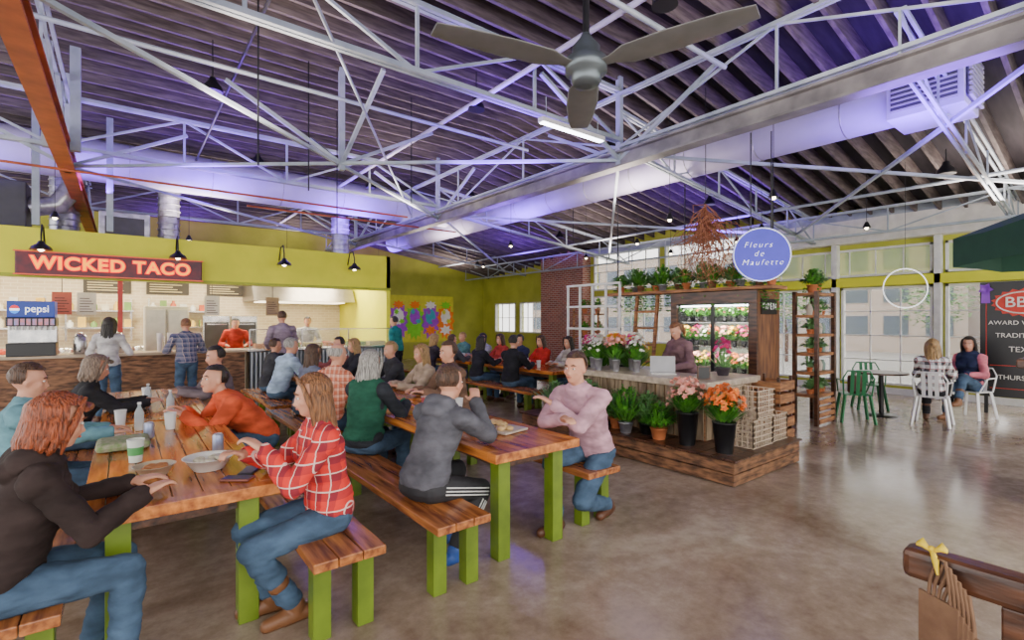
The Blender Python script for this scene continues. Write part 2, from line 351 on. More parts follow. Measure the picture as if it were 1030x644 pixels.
for i,x in enumerate((1.75,2.35)):
    t=T('kitchen_oven','stainless upright oven cabinet with glass door','oven',(x,13.7,0),group='ovens'); G().box((-.28,0,0),(.28,.5,1.75)).obj('body',stain,t,.01); d=G().box((-.25,-.04,.8),(.25,0,1.6)).obj('door',M('dark_case',(.06,.06,.07),.3),t,.01); G().bar((-.2,-.07,1.55),(.2,-.07,1.55),.02).obj('handle',stain,d)
for i,x in enumerate((-2.6,-.3,.9,2.2)):
    t=T('menu_board','dark menu board with pale printed lines','menu board',(x,15.47,2.3),group='kitchen menu boards'); G().box((-.45,0,0),(.45,.03,.5)).obj('board',M('board_dark',(.05,.04,.035),.5),t); g=G(); [g.box((-.38,-.006,.06+k*.06),(.3-.1*(k%3),0,.08+k*.06)) for k in range(7)]; g.obj('print_lines',M('chalk',(.7,.6,.35),.6),t)
for i in range(3):
    x=-2.0+i*1.55; t=T('storage_shelf','wall mounted kitchen shelf with supplies','shelf',(x,15.2,1.45),group='kitchen shelves')
    g=G(); [g.box((-.65,-.1,z),(.65,.28,z+.03)) for z in(0,.4)]; g.obj('board',stain,t); g=G();[g.bar((q,.2,-.3),(q,.2,.75),.03) for q in(-.6,.6)]; g.obj('bracket',stain,t)
    for z in(0,.4):
        for k in range(6):
            c=random.choice([(.7,.65,.5),(.6,.12,.05),(.2,.35,.1),(.75,.5,.1),(.8,.8,.78)]); h=.12+random.random()*.15
            bx=G()
            if k%2: bx.box((-.07,-.07,0),(.07,.07,h))
            else: bx.lathe((0,0,0),[(.06,0),(.065,h*.6),(.03,h*.8),(.03,h)],12)
            bx.obj('food_container' if k%2 else 'jar',M('goods_%d%d%d'%tuple(int(q*9) for q in c),c,.5),loc=(x-.52+k*.21,15.28,1.481+z),bevel=.004 if k%2 else 0,label='food supplies container on the kitchen shelf',cat='container',group='kitchen supplies')
t=T('refrigerator','tall white two door kitchen refrigerator','refrigerator',(.75,13.2,0))
G().box((-.4,0,0),(.4,.7,1.95)).obj('body',M('fridge_body',(.55,.53,.47),.4),t,.02)
for s_ in(-1,1):
    d=G().box((.02 if s_>0 else -.38,-.05,.15),(.38 if s_>0 else -.02,0,1.88)).obj('door',M('fridge_door',(.5,.48,.42),.3,.3),t,.01)
    G().bar((s_*.06,-.08,.8),(s_*.06,-.08,1.3),.025).obj('handle',stain,d)
for x,c in((-.55,(.75,.7,.6)),(-.9,(.55,.12,.08)),(1.5,(.8,.75,.65)),(2.7,(.3,.2,.12))):
    t=T('menu_poster','printed menu poster hanging above the counter','poster',(x,12.4,1.75),group='menu posters'); G().box((-.14,0,0),(.14,.01,.42)).obj('sheet',M('poster%.1f'%c[0],c,.6),t); g=G(); [g.box((-.1,-.004,.05+k*.05),(.1-.03*(k%3),0,.065+k*.05)) for k in range(6)]; g.obj('print_lines',darkwood,t); G().bar((0,.005,.42),(0,.005,1.45),.012).obj('hanger_rod',black,t)
t=T('soda_fountain','drink dispenser with a lit blue panel and nozzles','drink dispenser',(-1.2,11.35,1.05)); t.scale=(.72,.9,.86)
G().box((-.42,0,0),(.42,.5,.25)).obj('base',black,t,.01); G().box((-.42,.22,.25),(.42,.5,.6)).obj('body',stain,t,.01); G().box((-.42,.0,.58),(.42,.5,.75)).obj('dispenser_head',black,t,.01)
G().box((-.4,-.02,.75),(.4,.45,1.06)).obj('light_panel',M('soda_blue',(.001,.025,.22),.3,emit=.9),t,.01)
for k in range(8): G().cyl((-.35+k*.1,.06,.5),(-.35+k*.1,.06,.58),.022,n=8).obj('nozzle',white,t)
g=G(); [g.box((-.38+k*.1,-.01,.6),(-.31+k*.1,.0,.72)) for k in range(8)]; g.obj('flavour_label',M('soda_lbl',(.7,.2,.15),.4,col2=(.1,.3,.7),scale=9,emit=.4),t)
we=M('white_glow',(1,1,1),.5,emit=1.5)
text('pepsi',.2,we,t,(.1,-.03,.91),(pi/2,0,0),.004)
for nm,m_,z0,z1 in(('logo_red',M('logo_red',(.8,.02,.03),.4,emit=1),.018,.08),('logo_white',we,-.022,.018),('logo_blue',M('logo_blue',(.03,.25,.9),.4,emit=1.3),-.08,-.022)):
    g=G(); pts=[]
    for k in range(9): zz=z0+(z1-z0)*k/8; pts.append((math.sqrt(max(0,.0064-zz*zz)),zz))
    vs=[(-.27+q,-.03,.9+z) for q,z in pts]+[(-.27-q,-.03,.9+z) for q,z in pts[::-1]]; g.add(vs,[tuple(range(len(vs)))]); g.obj('logo_disc',m_,t)
for k in range(3):
    t=T('drink_urn','steel cylindrical drink urn','urn',(-.6+k*.26,11.6,1.05),group='drink urns'); G().lathe((0,0,0),[(.09,0),(.1,.02),(.1,.3),(.06,.36),(.02,.38)],18).obj('body',stain,t); G().cyl((0,-.1,.06),(0,-.15,.06),.015,n=8).obj('tap',black,t)
for k in range(5):
    t=G().lathe((0,0,0),[(.04,0),(.05,.35)],12).obj('paper_cup_stack',M('cupred',(.8,.75,.7),.5),loc=(.55+k*.16,11.7,1.05),label='stack of paper cups on the serving counter',cat='cup stack',group='cup stacks')
for k in range(6):
    t=G().box((-.2,-.14,0),(.2,.14,.09)).obj('food_pan',M('food%d'%(k%3),[(.5,.2,.05),(.25,.4,.08),(.6,.5,.2)][k%3],.6,scale=30,bump=.8),loc=(2.4+k*.5,11.75,1.05),label='tray of taco fillings on the serving counter',cat='food tray',group='food trays')
# mural
mc=[M('mur%d'%i,c,.6,emit=.15) for i,c in enumerate([(.6,.56,.04),(.2,.6,.02),(.35,.04,.55),(.85,.2,.01),(.8,.75,.7),(.05,.35,.45)])]  # faint glow put into the mural paints to brighten them
g=G()
def disc(g,x,z,r,ry=None,n=18,y=0,star=0):
    vs=[(x+(r*(1-star*(i%2)))*cos(2*pi*i/n),y,z+(ry or r)*(1-star*(i%2))*sin(2*pi*i/n)) for i in range(n)]; g.add(vs,[tuple(range(n))[::-1]])
g.cur=0; g.add([(-2.3,0,-1),(2.3,0,-1),(2.3,0,1),(-2.3,0,1)],[(0,1,2,3)])
for i in range(6):
    x=-1.9+i*.76; g.cur=[1,3,2,1,2,3][i]; disc(g,x,-.1,.48,.85,26,-.01,.25); g.cur=[2,5,4,2,5,4][i]; disc(g,x,.1,.26,.36,20,-.02,.12)
    g.cur=[4,0,3,3,4,1][i]; disc(g,x,.6,.3,.2,16,-.03,.4); g.cur=[3,2,1,5,2,0][i]; disc(g,x-.1,.3,.12,.14,14,-.04,.4); disc(g,x+.15,-.1,.16,.12,12,-.04,.4); g.cur=[5,0,2,1,3,4][i]; disc(g,x,-.5,.34,.25,14,-.03,.45)
g.obj('wall_mural',mc,loc=(9.5,19.45,1.7),label='colourful painted mural on the olive wall',cat='mural')
# ---------------------------------------------------------------- tables & benches
def table(x,y,L,W=.84,rz=0,lab='stained plank dining table on thick green legs'):
    t=T('dining_table',lab,'table',(x,y,0),rz,'communal dining tables'); g=G(); n=5; w=(W-.18)/n
    for k in range(n): g.box((.09+k*w+.002,.09,.715),(.09+(k+1)*w-.002,L-.09,.76))
    g.box((0,0,.7),(W,.088,.762));g.box((0,L-.088,.7),(W,L,.762));g.box((0,.09,.7),(.088,L-.09,.762));g.box((W-.088,.09,.7),(W,L-.09,.762))
    g.obj('table_top',wood,t,.004)
    G().box((.12,.14,.62),(W-.12,.17,.7)).box((.12,L-.17,.62),(W-.12,L-.14,.7)).box((.14,.17,.62),(.17,L-.17,.7)).box((W-.17,.17,.62),(W-.14,L-.17,.7)).obj('apron',darkwood,t)
    for a in(.09,W-.19):
        for c in(.09,L-.19): G().box((a,c,0),(a+.1,c+.1,.7)).obj('leg',green,t,.004)
def bench(x,y,L,W=.38,rz=0):
    t=T('bench','stained plank bench on green wooden legs','bench',(x,y,0),rz,'dining benches'); g=G()
    for k in range(3): g.box((k*W/3+.002,0,.4),((k+1)*W/3-.002,L,.45))
    g.obj('seat',woodb,t,.006)
    for a in(.03,W-.12):
        for c in(.1,L-.19): G().box((a,c,0),(a+.09,c+.09,.4)).obj('leg',green,t,.004)
for x,y,L in[(-.16,2.93,2.4),(-.16,5.42,2.4)]: table(x,y,L); bench(x-.42,y-.2,L-.1); bench(x+.89,y-.42,L-.12)
for x,y,L in((1.92,2.63,2.35),(2.0,5.1,2.35),(2.1,7.6,2.3)): table(x,y,L,.78); bench(x-.5,y-.12,L-.1); bench(x+.93,y+.05,L-.1)
for x,y,L in((5.8,6.3,2.3),(5.8,8.9,2.3)): table(x,y,L,.78); bench(x-.5,y,L); bench(x+.93,y,L)
# ---------------------------------------------------------------- people
skinA=M('skin_light',(.72,.38,.25),.5,0,(.62,.28,.18),6,spec=.4)
lipm=M('lip',(.5,.14,.1),.4); eyew=M('eye_white',(.85,.84,.8),.2); eyed=M('eye_dark',(.03,.02,.015),.2)
def hairm(n_,c): return M('hair_'+n_,c,.4,0,tuple(x*.25 for x in c),5,(24,24,2),1.0)
H_red=hairm('auburn',(.45,.1,.03)); H_blond=hairm('blond',(.6,.36,.14)); H_brown=hairm('brown',(.13,.06,.03)); H_grey=hairm('grey',(.6,.57,.52)); H_dark=hairm('dark',(.03,.02,.016)); H_honey=hairm('honey',(.36,.15,.055))
def ik(a,t,l1,l2,pole):
    d=t-a; L=min(max(d.length,.08),(l1+l2)*.995); dn=d.normalized(); x=(l1*l1-l2*l2+L*L)/(2*L); h=math.sqrt(max(0,l1*l1-x*x))
    p=V(pole); p=p-dn*p.dot(dn); p=p.normalized() if p.length>1e-4 else dn.orthogonal().normalized()
    return a+dn*x+p*h, a+dn*L
def person(label,loc,hd,stand=False,seat=.45,lean=.15,side=0,twist=0,yaw=0,pitch=.1,LH=None,RH=None,LF=None,RF=None,s=1,fem=False,top=None,bottom=None,shoe=None,skin=None,hair=None,hs='short',sleeve=1,vox=.012,hood=False,vest=None,fat=1.0,boots=False,LE=None,RE=None,curl=.45,stripes=False,collar=None,group=None):
    top=top or cloth('grey',(.2,.2,.22)); bottom=bottom or DEN; shoe=shoe or SHB; skin=skin or skinA; hair=hair or H_brown
    pz=.955*s if stand else seat+.108
    P=V((0,0,pz)); up=V((sin(side),sin(lean),cos(lean))).normalized(); lat=Matrix.Rotation(twist,3,'Z')@V((1,0,0)); lat=(lat-up*lat.dot(up)).normalized(); fw=up.cross(lat)
    plat=V((1,0,0)); pf=V((0,1,0)); pr=[]; g=G()
    def cap(a,b_,r0,r1,lb,n=10):
        a=V(a);b_=V(b_); pr.append((a,b_,r0,r1,lb)); g.cyl(a,b_,r0,r1,n); g.sph(a,r0,n); g.sph(b_,r1,n)
    wf=.86 if fem else 1.0; ft=fat
    prof=[(-.09,.1,.075,0),(-.04,.16,.11,0),(.03,.172,.118*ft,0),(.12,.155*wf,.11*ft,0),(.2,.145*wf*ft,.105*ft,0),(.3,.16*wf*ft,.115*ft,.008),(.38,.172*wf,.115,.008),(.44,.17*wf,.095,0),(.485,.12*wf,.07,-.004),(.515,.07,.06,0)]
    rings=[]
    for h,rx,ry,o in prof:
        k=min(1,max(0,(h+.05)/.3)); c=P+(up*h*s if h>0 else V((0,0,h))) + fw*o; lx=(plat*(1-k)+lat*k).normalized(); fy=(pf*(1-k)+fw*k).normalized()
        rings.append((c,lx*rx*s,fy*ry*s)); m_=max(0,rx-ry)*s; pr.append((c-lx*m_,c+lx*m_,ry*s,ry*s,'bottom' if h<.03 else 'top'))
    g.loft(rings,20,True)
    N=P+up*.5*s; sw=(.158 if fem else .185)*s
    if fem:
        for q in(-1,1): cap(P+up*.34*s+lat*q*.07+fw*.075,P+up*.33*s+lat*q*.07+fw*.085,.055*s,.05*s,'top')
    hup=(up+V((0,0,1.2))).normalized(); Hd=N+hup*.165*s+fw*.02
    cap(N-up*.01,Hd-hup*.06-fw*.005,.055*s*wf,.05*s*wf,'skin')
    cap(N-lat*.06-up*.01,N+lat*.06-up*.01,.05*s,.05*s,'top')
    if hood:
        cap(N-lat*.07-fw*.06,N+lat*.07-fw*.06,.055,.055,'top'); cap(N-lat*.05-fw*.09-up*.05,N+lat*.05-fw*.09-up*.05,.045,.045,'top')
        for q in(-1,1): cap(N+lat*q*.085-fw*.03,N+lat*q*.045+fw*.07-up*.06,.032,.02,'top')
    Rh=Matrix.Rotation(yaw+twist,3,'Z')@Matrix.Rotation(-pitch,3,'X'); hs_=s
    def hp(x,y,z): return Hd+Rh@V((x,y,z))*hs_
    def he(x,y,z,rx,ry,rz_,n=14): g.sph(hp(x,y,z),(rx*hs_,ry*hs_,rz_*hs_),n,Rh)
    he(0,-.008,.025,.075,.094,.092,18); he(0,.018,-.03,.062,.07,.075,16); he(0,.045,-.082,.034,.035,.026); he(0,.086,-.012,.012,.014,.026,10); he(0,.098,-.03,.015,.014,.011,10)
    he(0,.078,.03,.042,.014,.01,10); he(0,.08,-.055,.022,.013,.009,10)
    for q in(-1,1): he(q*.036,.062,-.02,.024,.02,.022,10); he(q*.077,-.005,-.005,.009,.019,.032,10)
    pr.append((hp(0,-.01,.03),hp(0,.03,-.06),.085*s,.06*s,'skin'))
    la,lf=.285*s,.25*s
    for q,tg,el in((-1,LH,LE),(1,RH,RE)):
        S=N-up*.06*s+lat*q*sw
        if tg is None: tg=(q*.2,.1,.5) if stand is False else (q*.27,.08,pz-.13)
        tg=V(tg); pole=V(el) if el else V((q*.6,-.5,-.7))
        E,W=ik(S,tg,la,lf,pole)
        cap(N-up*.045*s+lat*q*.07,S,.058*s,.062*s,'top'); cap(S,E,.056*s*(.9 if fem else 1.05),.043*s,'top')
        if sleeve==.5: mid=E.lerp(W,.35); cap(E,mid,.043*s,.04*s,'top'); cap(mid,W,.034*s,.026*s,'skin')
        else: cap(E,W,.043*s if sleeve==1 else .036*s,.033*s if sleeve==1 else .025*s,'top' if sleeve==1 else 'skin')
        d=(W-E).normalized(); dd=(d+V((0,.35,0))).normalized(); nrm=V((0,0,-1)); nrm=(nrm-dd*nrm.dot(dd)); nrm=nrm.normalized() if nrm.length>.1 else V((-q,0,0))
        sd=dd.cross(nrm); sd*= (1 if sd.dot(V((-q,0,0)))>0 else -1)
        cap(W-d*.02,W+dd*.03,.024*s,.024*s,'skin',8)
        for k,(o,Lf) in enumerate(((.03,.9),(.011,1),(-.009,.94),(-.028,.75))):
            K=W+dd*.088*s+sd*o*s; cap(W+dd*.015+sd*o*.6,K,.0155*s,.0115*s,'skin',7); p=K; c_=curl*.5
            for L_,r_ in((.042,.0095),(.026,.0088),(.02,.008)):
                nd=dd*cos(c_)+nrm*sin(c_); p2=p+nd*L_*Lf*s; cap(p,p2,r_*s,r_*.93*s,'skin',7); p=p2; c_+=curl
        b0=W+dd*.02+sd*.024; b1=b0+(dd*.6+sd*.7+nrm*.35).normalized()*.042*s; b2=b1+(dd*.85+sd*.3+nrm*.4).normalized()*.034*s
        cap(b0,b1,.014*s,.0115*s,'skin',7); cap(b1,b2,.011*s,.0095*s,'skin',7)
    lt,ls=.43*s,.42*s; SL=[]
    for q,tg in((-1,LF),(1,RF)):
        Hh=P+V((q*.088*s,0,-.02)); sh='shoe1' if q<0 else 'shoe2'
        if tg is None: tg=(q*.11,0.02*q,.085) if stand else (q*.13,.42,.085)
        tg=V(tg); K,A=ik(Hh,tg,lt,ls,(q*.05,1,.75 if not stand else .0)); SL.append((Hh,K,A))
        cap(Hh,K,.087*s*(ft*.4+.6),.062*s,'bottom',12); cap(K,A.lerp(K,.1),.06*s,.046*s,'bottom',12)
        if boots: cap(A.lerp(K,.45),A,.052*s,.042*s,sh)
        fd=V((q*.12,1,0)).normalized()
        cap(A,A-V((0,0,.03)),.042*s,.04*s,sh); cap(A-fd*.045-V((0,0,.045)),A+fd*.06-V((0,0,.045)),.036*s,.04*s,sh); cap(A+fd*.06-V((0,0,.045)),A+fd*.15*s-V((0,0,.053)),.038*s,.03*s,sh)
    tmp=g.obj('tmp',skin); m1=tmp.modifiers.new('r','REMESH'); m1.mode='VOXEL'; m1.voxel_size=vox; m2=tmp.modifiers.new('s','SMOOTH'); m2.iterations=3; m2.factor=.5
    bpy.context.view_layer.update(); me=bpy.data.meshes.new_from_object(tmp.evaluated_get(bpy.context.evaluated_depsgraph_get())); bpy.data.objects.remove(tmp)
    nv=len(me.vertices); co=np.empty(nv*3); me.vertices.foreach_get('co',co); co=co.reshape(-1,3); nf=len(me.polygons)
    nr=np.empty(nv*3); me.vertex_normals.foreach_get('vector',nr); nr=nr.reshape(-1,3)
    best=np.full(nv,1e9); lab=np.zeros(nv,int); names=['skin','top','bottom','shoe1','shoe2']
    for a,b_,r0,r1,lb in pr:
        a_=np.array(a);d=np.array(b_)-a_; dl=d.dot(d)+1e-9; t_=np.clip((co-a_)@d/dl,0,1); ds=np.linalg.norm(co-a_-t_[:,None]*d,axis=1)-(r0+(r1-r0)*t_)
        q=ds<best; best[q]=ds[q]; lab[q]=names.index(lb)
    me.polygons.foreach_set('use_smooth',[True]*nf); me.materials.clear(); me.materials.append(skin)
    body=bpy.data.objects.new('person',me); COL.objects.link(body); body.location=(loc[0],loc[1],0); body.rotation_euler=(0,0,rad(hd)); body['label']=label; body['category']='person'
    if group: body['group']=group
    polys=[tuple(p.vertices) for p in me.polygons]
    def garment(name,li,mat,off,filt=None,wr=.007):
        sel=[f for f in polys if sum(lab[i]==li for i in f)*2>=len(f) and (filt is None or filt(co[f[0]]))]
        if not sel: return
        use=sorted({i for f in sel for i in f}); mp={i:k for k,i in enumerate(use)}
        ec={}
        for f in sel:
            for i in range(len(f)):
                e=(min(f[i],f[i-1]),max(f[i],f[i-1])); ec[e]=ec.get(e,0)+1
        bd={}
        for (i,j),c in ec.items():
            if c==1: bd.setdefault(i,[]).append(j); bd.setdefault(j,[]).append(i)
        nc={}
        for i in use:
            p=V(co[i]); w=noise.noise(V((p.x*7,p.y*7,p.z*17))+V((loc[0]*3,0,0)))+1.0*abs(noise.noise(V((p.x*13,p.y*13,p.z*26))))
            nc[i]=p+V(nr[i])*(off*.55 if i in bd else off+wr*1.5*w+.002)
        for _ in range(3):
            n2={i:(nc[i]+sum((nc[j] for j in js),V((0,0,0)))/len(js))/2 for i,js in bd.items()}
            nc.update(n2)
        mm=bpy.data.meshes.new(name); mm.from_pydata([nc[i] for i in use],[],[tuple(mp[i] for i in f) for f in sel]); mm.polygons.foreach_set('use_smooth',[True]*len(sel)); mm.materials.append(mat)
        o=bpy.data.objects.new(name,mm); COL.objects.link(o); o.parent=body; return o
    garment('trousers',2,bottom,.007,wr=.003 if stripes else .007); garment('shirt',1,top,.011); garment('shoe',3,shoe,.004,wr=.001); garment('shoe',4,shoe,.004,wr=.001)
    if vest: 
        l_=np.array(lat);u_=np.array(up)
        garment('vest',1,vest,.026,lambda p: abs((p-np.array(N))@l_)<sw*.93 and (p-np.array(P))@u_>.02)
    if stripes:
        e=G()
        for Hh,K,A in SL[1:]:
            for dz in(-.02,0,.02):
                def sp_(a,c,u,r): # point on the outer side of the limb at height offset dz
                    ax=(c-a).normalized(); o_=V((1,0,0)); o_=(o_-ax*o_.dot(ax)).normalized(); v_=ax.cross(o_); an=dz/r; return a.lerp(c,u)+(o_*cos(an)+v_*sin(an))*(r+.012)
                R=[(Hh,K,.1,.085),(Hh,K,.4,.078),(Hh,K,.75,.07),(Hh,K,1,.064),(K,A,.15,.061),(K,A,.5,.055),(K,A,.85,.05)]
                e.tube([sp_(a,c,u,r*s) for a,c,u,r in R[:4]],.005,6); e.tube([sp_(a,c,u,r*s) for a,c,u,r in R[4:]],.005,6)
        e.obj('trouser_stripe',white,body)
    if collar:
        e=G(); c=N+up*.035; e.tube([c+lat*.0+fw*.07-up*.05,c+lat*.055+fw*.03,c+lat*.05-fw*.04+up*.01,c-fw*.065+up*.015,c-lat*.05-fw*.04+up*.01,c-lat*.055+fw*.03,c+fw*.07-up*.05],[.012,.016,.017,.017,.017,.016,.012],8); e.obj('collar',top,body)
    h=G(); n,m=28,18; R=(.086,.106,.103) if hs!='wavy' else (.096,.112,.108)
    vs=[];kp=[]
    for k in range(m+1):
        ph=pi*k/m
        for i in range(n):
            t_=2*pi*i/n; u=V((sin(ph)*cos(t_),sin(ph)*sin(t_),cos(ph)))
            f=1+.05*noise.noise(u*5+V((loc[0],loc[1],0)))+.05*noise.noise(u*14)
            if hs=='wavy': f+=.04*sin(t_*9+u.z*3)*(.3+sin(ph)*.5)
            if hs in('short','bald','tail') and u.z<-.1: f*=1+.1*(u.z+.1)
            vs.append(hp(u.x*R[0]*f,-.012+u.y*R[1]*f,.034+u.z*R[2]*f))
            if hs=='bald': kp.append(u.z<.45 and u.z>-.55 and u.y<.1)
            elif hs in('short','tail'): kp.append((u.z>.36) or (u.y<.18 and u.z>-.62))
            else: kp.append((u.z>.42) or (u.y<.3 and u.z>-.95))
    fs=[]
    for k in range(m):
        for i in range(n):
            j=(i+1)%n; q=(k*n+i,(k+1)*n+i,(k+1)*n+j,k*n+j)
            if all(kp[x] for x in q): fs.append(q)
    h.add(vs,fs,True)
    def lk(pts,rs): h.tube([hp(*p) for p in pts],[r*s for r in rs],8)
    if hs in('long','bob','wavy'):
        L={'long':.34,'bob':.17,'wavy':.08}[hs]; nn=23; kx=1.12 if hs=='wavy' else 1
        for i in range(nn):
            t_=-pi*(-.03+1.06*i/(nn-1)); x=cos(t_)*.078*kx; yb=sin(t_)*.085*kx-.005; jx=random.uniform(-.02,.02); jl=random.uniform(.75,1.12)*L; r0=random.uniform(.013,.02)
            lk([(x*.8,yb*.8,.08),(x*1.1,yb*1.05,.0),(x*1.15,yb*1.06,-.05),(x*1.12+jx,yb*1.0-.01,-.05-jl*.5),(x*1.1+jx*.3,yb*.95-.015,-.05-jl*.8),(x*.95-jx,yb*.92-.01,-.05-jl)],[.012,r0*.9,r0,r0*.95,r0*.7,.003])
        for q in(-1,1):
            lk([(q*.03,.07,.12),(q*.075,.05,.07),(q*.09,.035,0),(q*.09,.02,-.06),(q*.085,.02,-.06-L*.8)],[.008,.013,.016,.016,.005])
    if hs=='wavy': lk([(-.05,.075,.09),(0,.1,.08),(.06,.075,.07)],[.012,.02,.012])
    if hs=='tail': lk([(0,-.1,.06),(0,-.14,.03),(0,-.15,-.06),(0,-.13,-.16)],[.02,.03,.03,.008])
    h.obj('hair',hair,body)
    e=G(); e.cur=0
    for q in(-1,1):
        e.cur=0; e.sph(hp(q*.031,.079,.006),(.0125*s,.008*s,.0065*s),10,Rh); e.cur=1; e.sph(hp(q*.031,.0855,.006),(.0055*s,.003*s,.0055*s),8,Rh)
    e.obj('eyes',[eyew,eyed],body)
    e=G()
    for q in(-1,1): e.tube([hp(q*.016,.09,.028),hp(q*.034,.088,.033),hp(q*.05,.074,.026)],[.004*s,.005*s,.002*s],6)
    e.obj('eyebrows',hair,body)
    G().sph(hp(0,.09,-.056),(.021*s,.0065*s,.0065*s),10,Rh).obj('lips',lipm,body)
    return body
DEN=cloth('denim',(.08,.135,.22)); SHB=M('shoe_brown',(.1,.035,.015),.4); SHK=M('shoe_black',(.02,.02,.022),.5); BLKP=cloth('black_trouser',(.025,.025,.03))
N_=.0092
person('woman with auburn hair in charcoal hoodie and jeans at plank table',(-.42,2.95),-82,lean=.3,fem=True,s=1.0,fat=1.1,top=cloth('black_hoodie',(.045,.03,.028)),hood=True,hair=H_red,hs='wavy',RH=(.1,.48,.83),LH=(-.2,.48,.82),yaw=.15,pitch=.2,vox=N_,RF=(.14,.4,.085),LF=(-.14,.32,.085),shoe=SHK)
person('woman in red plaid shirt, jeans and brown boots eating',(.95,2.93),86,lean=.14,fem=True,top=plaid('plaid_red',(.75,.03,.02),(.26,.015,.03),(.8,.55,.5),10),hair=H_honey,hs='long',LH=(-.08,.36,.96),RH=(.14,.42,.9),pitch=.12,yaw=-.1,vox=N_,LF=(-.07,.2,.085),RF=(.1,.3,.085),boots=True,shoe=M('boot_tan',(.2,.08,.03),.5),curl=.7,collar=True)
person('person in teal shirt seated at the plank table',(-.60,4.85),-90,lean=.1,top=cloth('teal',(.18,.38,.45)),hair=H_brown,LH=(-.1,.5,.82),RH=(.12,.52,.82))
person('person in black jacket with ash hair leaning on table',(-.42,6.2),-85,lean=.35,fem=True,top=cloth('black_jacket',(.035,.035,.04)),hair=hairm('ash',(.36,.25,.18)),hs='wavy',RH=(.1,.6,.83),LH=(-.1,.6,.83),pitch=.2)
person('man in orange red shirt leaning his elbows on the table',(1.06,5.2),94,lean=.72,top=cloth('coral',(.85,.13,.05),.6),hair=H_dark,LH=(-.12,.66,.84),RH=(.15,.62,.84),pitch=-.15,yaw=.3,fat=1.12,vox=.011,s=1.06)
person('man in grey hoodie and striped black track trousers on bench',(1.58,3.0),-76,lean=.42,top=cloth('charcoal_hoodie',(.14,.14,.165)),hood=True,bottom=M('track_black',(.025,.025,.03),.7,bump=.3),hair=H_brown,hs='short',RH=(.06,.47,1.04),LH=(-.2,.56,.82),RE=(.5,.4,-1),pitch=.05,yaw=.1,vox=N_,RF=(.14,.16,.085),LF=(-.12,.38,.085),shoe=M('shoe_blue',(.03,.1,.4),.5),curl=.7,stripes=True,s=1.05)
person('smiling man in pink shirt and jeans, arms folded on table',(3.16,2.92),100,lean=.34,side=.04,s=1.1,top=cloth('pink_shirt',(.7,.4,.48),.7),hair=H_brown,RH=(-.04,.48,.88),LH=(.1,.42,.97),LE=(-1,.1,-.8),RE=(1,.1,-.6),pitch=0,yaw=.1,vox=N_,LF=(-.1,-.08,.085),RF=(.02,.5,.085),collar=True,fat=1.06)
person('woman with grey hair in dark green vest seen from behind',(1.70,4.35),-60,lean=.15,fem=True,s=1.04,fat=1.1,top=cloth('dark_top',(.04,.045,.055)),vest=cloth('green_vest',(.03,.13,.08)),hair=H_grey,hs='bob',RH=(.15,.45,.83),LH=(-.15,.48,.83),yaw=-.2,vox=.011)
person('man in red checked shirt seated with back turned',(1.74,5.5),-72,lean=.2,s=1.08,top=plaid('plaid_rust',(.62,.16,.08),(.85,.5,.36),(.4,.07,.05),14),hair=H_grey,hs='bald',RH=(.15,.5,.83),LH=(-.15,.5,.83),fat=1.18)
person('man in pale blue shirt and jeans seated leaning forward',(1.85,8.2),-75,lean=.35,s=1.08,top=cloth('pale_blue',(.45,.58,.75)),hair=H_grey,hs='short',RH=(.12,.5,.83),LH=(-.15,.5,.83))
person('man in brown shirt seated across the table',(3.2,5.15),88,lean=.2,s=1.08,top=cloth('brown_shirt',(.26,.15,.1)),hair=H_brown,RH=(.12,.5,.83),LH=(-.12,.5,.83),pitch=.05)
person('woman with long blond hair seated across the table',(3.2,5.85),88,lean=.2,fem=True,top=cloth('beige',(.55,.42,.31)),hair=H_blond,hs='long',RH=(.12,.5,.83),LH=(-.12,.5,.83))
person('man in black shirt seated with back turned',(5.5,7.1),-80,lean=.15,s=1.04,top=cloth('blk2',(.025,.025,.03)),hair=H_dark,RH=(.12,.5,.83),LH=(-.12,.5,.83),vox=.014)
person('woman in red top seated at far table',(6.9,7.7),90,lean=.2,fem=True,top=cloth('redtop',(.65,.04,.03)),hair=H_brown,hs='long',RH=(.12,.5,.83),LH=(-.12,.5,.83),vox=.014)
person('man in navy shirt seated at far table',(6.9,8.4),90,lean=.2,top=cloth('navytop',(.04,.05,.12)),hair=H_dark,RH=(.12,.5,.83),LH=(-.12,.5,.83),vox=.014)
for i,(x,y,h,c,f) in enumerate([(5.5,8.2,-90,(.03,.03,.04),1),(5.5,9.3,-85,(.12,.12,.15),0),(5.5,10.1,-90,(.05,.04,.06),1),(6.9,9.8,90,(.4,.4,.45),0),(1.9,9.1,-85,(.06,.06,.07),0),(3.25,8.4,85,(.04,.04,.05),1),(3.3,9.3,85,(.4,.12,.12),0),
    (1.8,6.6,-80,(.2,.22,.3),1),(3.2,6.8,88,(.05,.05,.06),0),(6.9,6.9,90,(.6,.55,.5),1),(6.9,9.1,90,(.5,.06,.05),1),(6.9,10.7,90,(.1,.25,.3),0),(1.0,6.9,92,(.25,.2,.22),0)]):
    person('diner in casual clothes seated at a communal table',(x,y),h,lean=.2,fem=bool(f),top=cloth('d%d'%i,c),hair=[H_dark,H_brown,H_blond][i%3],hs='long' if f else 'short',RH=(.12,.5,.83),LH=(-.12,.5,.83),vox=.016,group='far diners')
person('woman in white top standing at the service counter',(-.2,10.4),-20,stand=True,lean=.05,fem=True,top=cloth('whitetop',(.75,.72,.72)),hair=H_dark,hs='long',s=.97,RH=(.2,.3,1.1),LH=(-.2,.3,1.1),vox=.013)
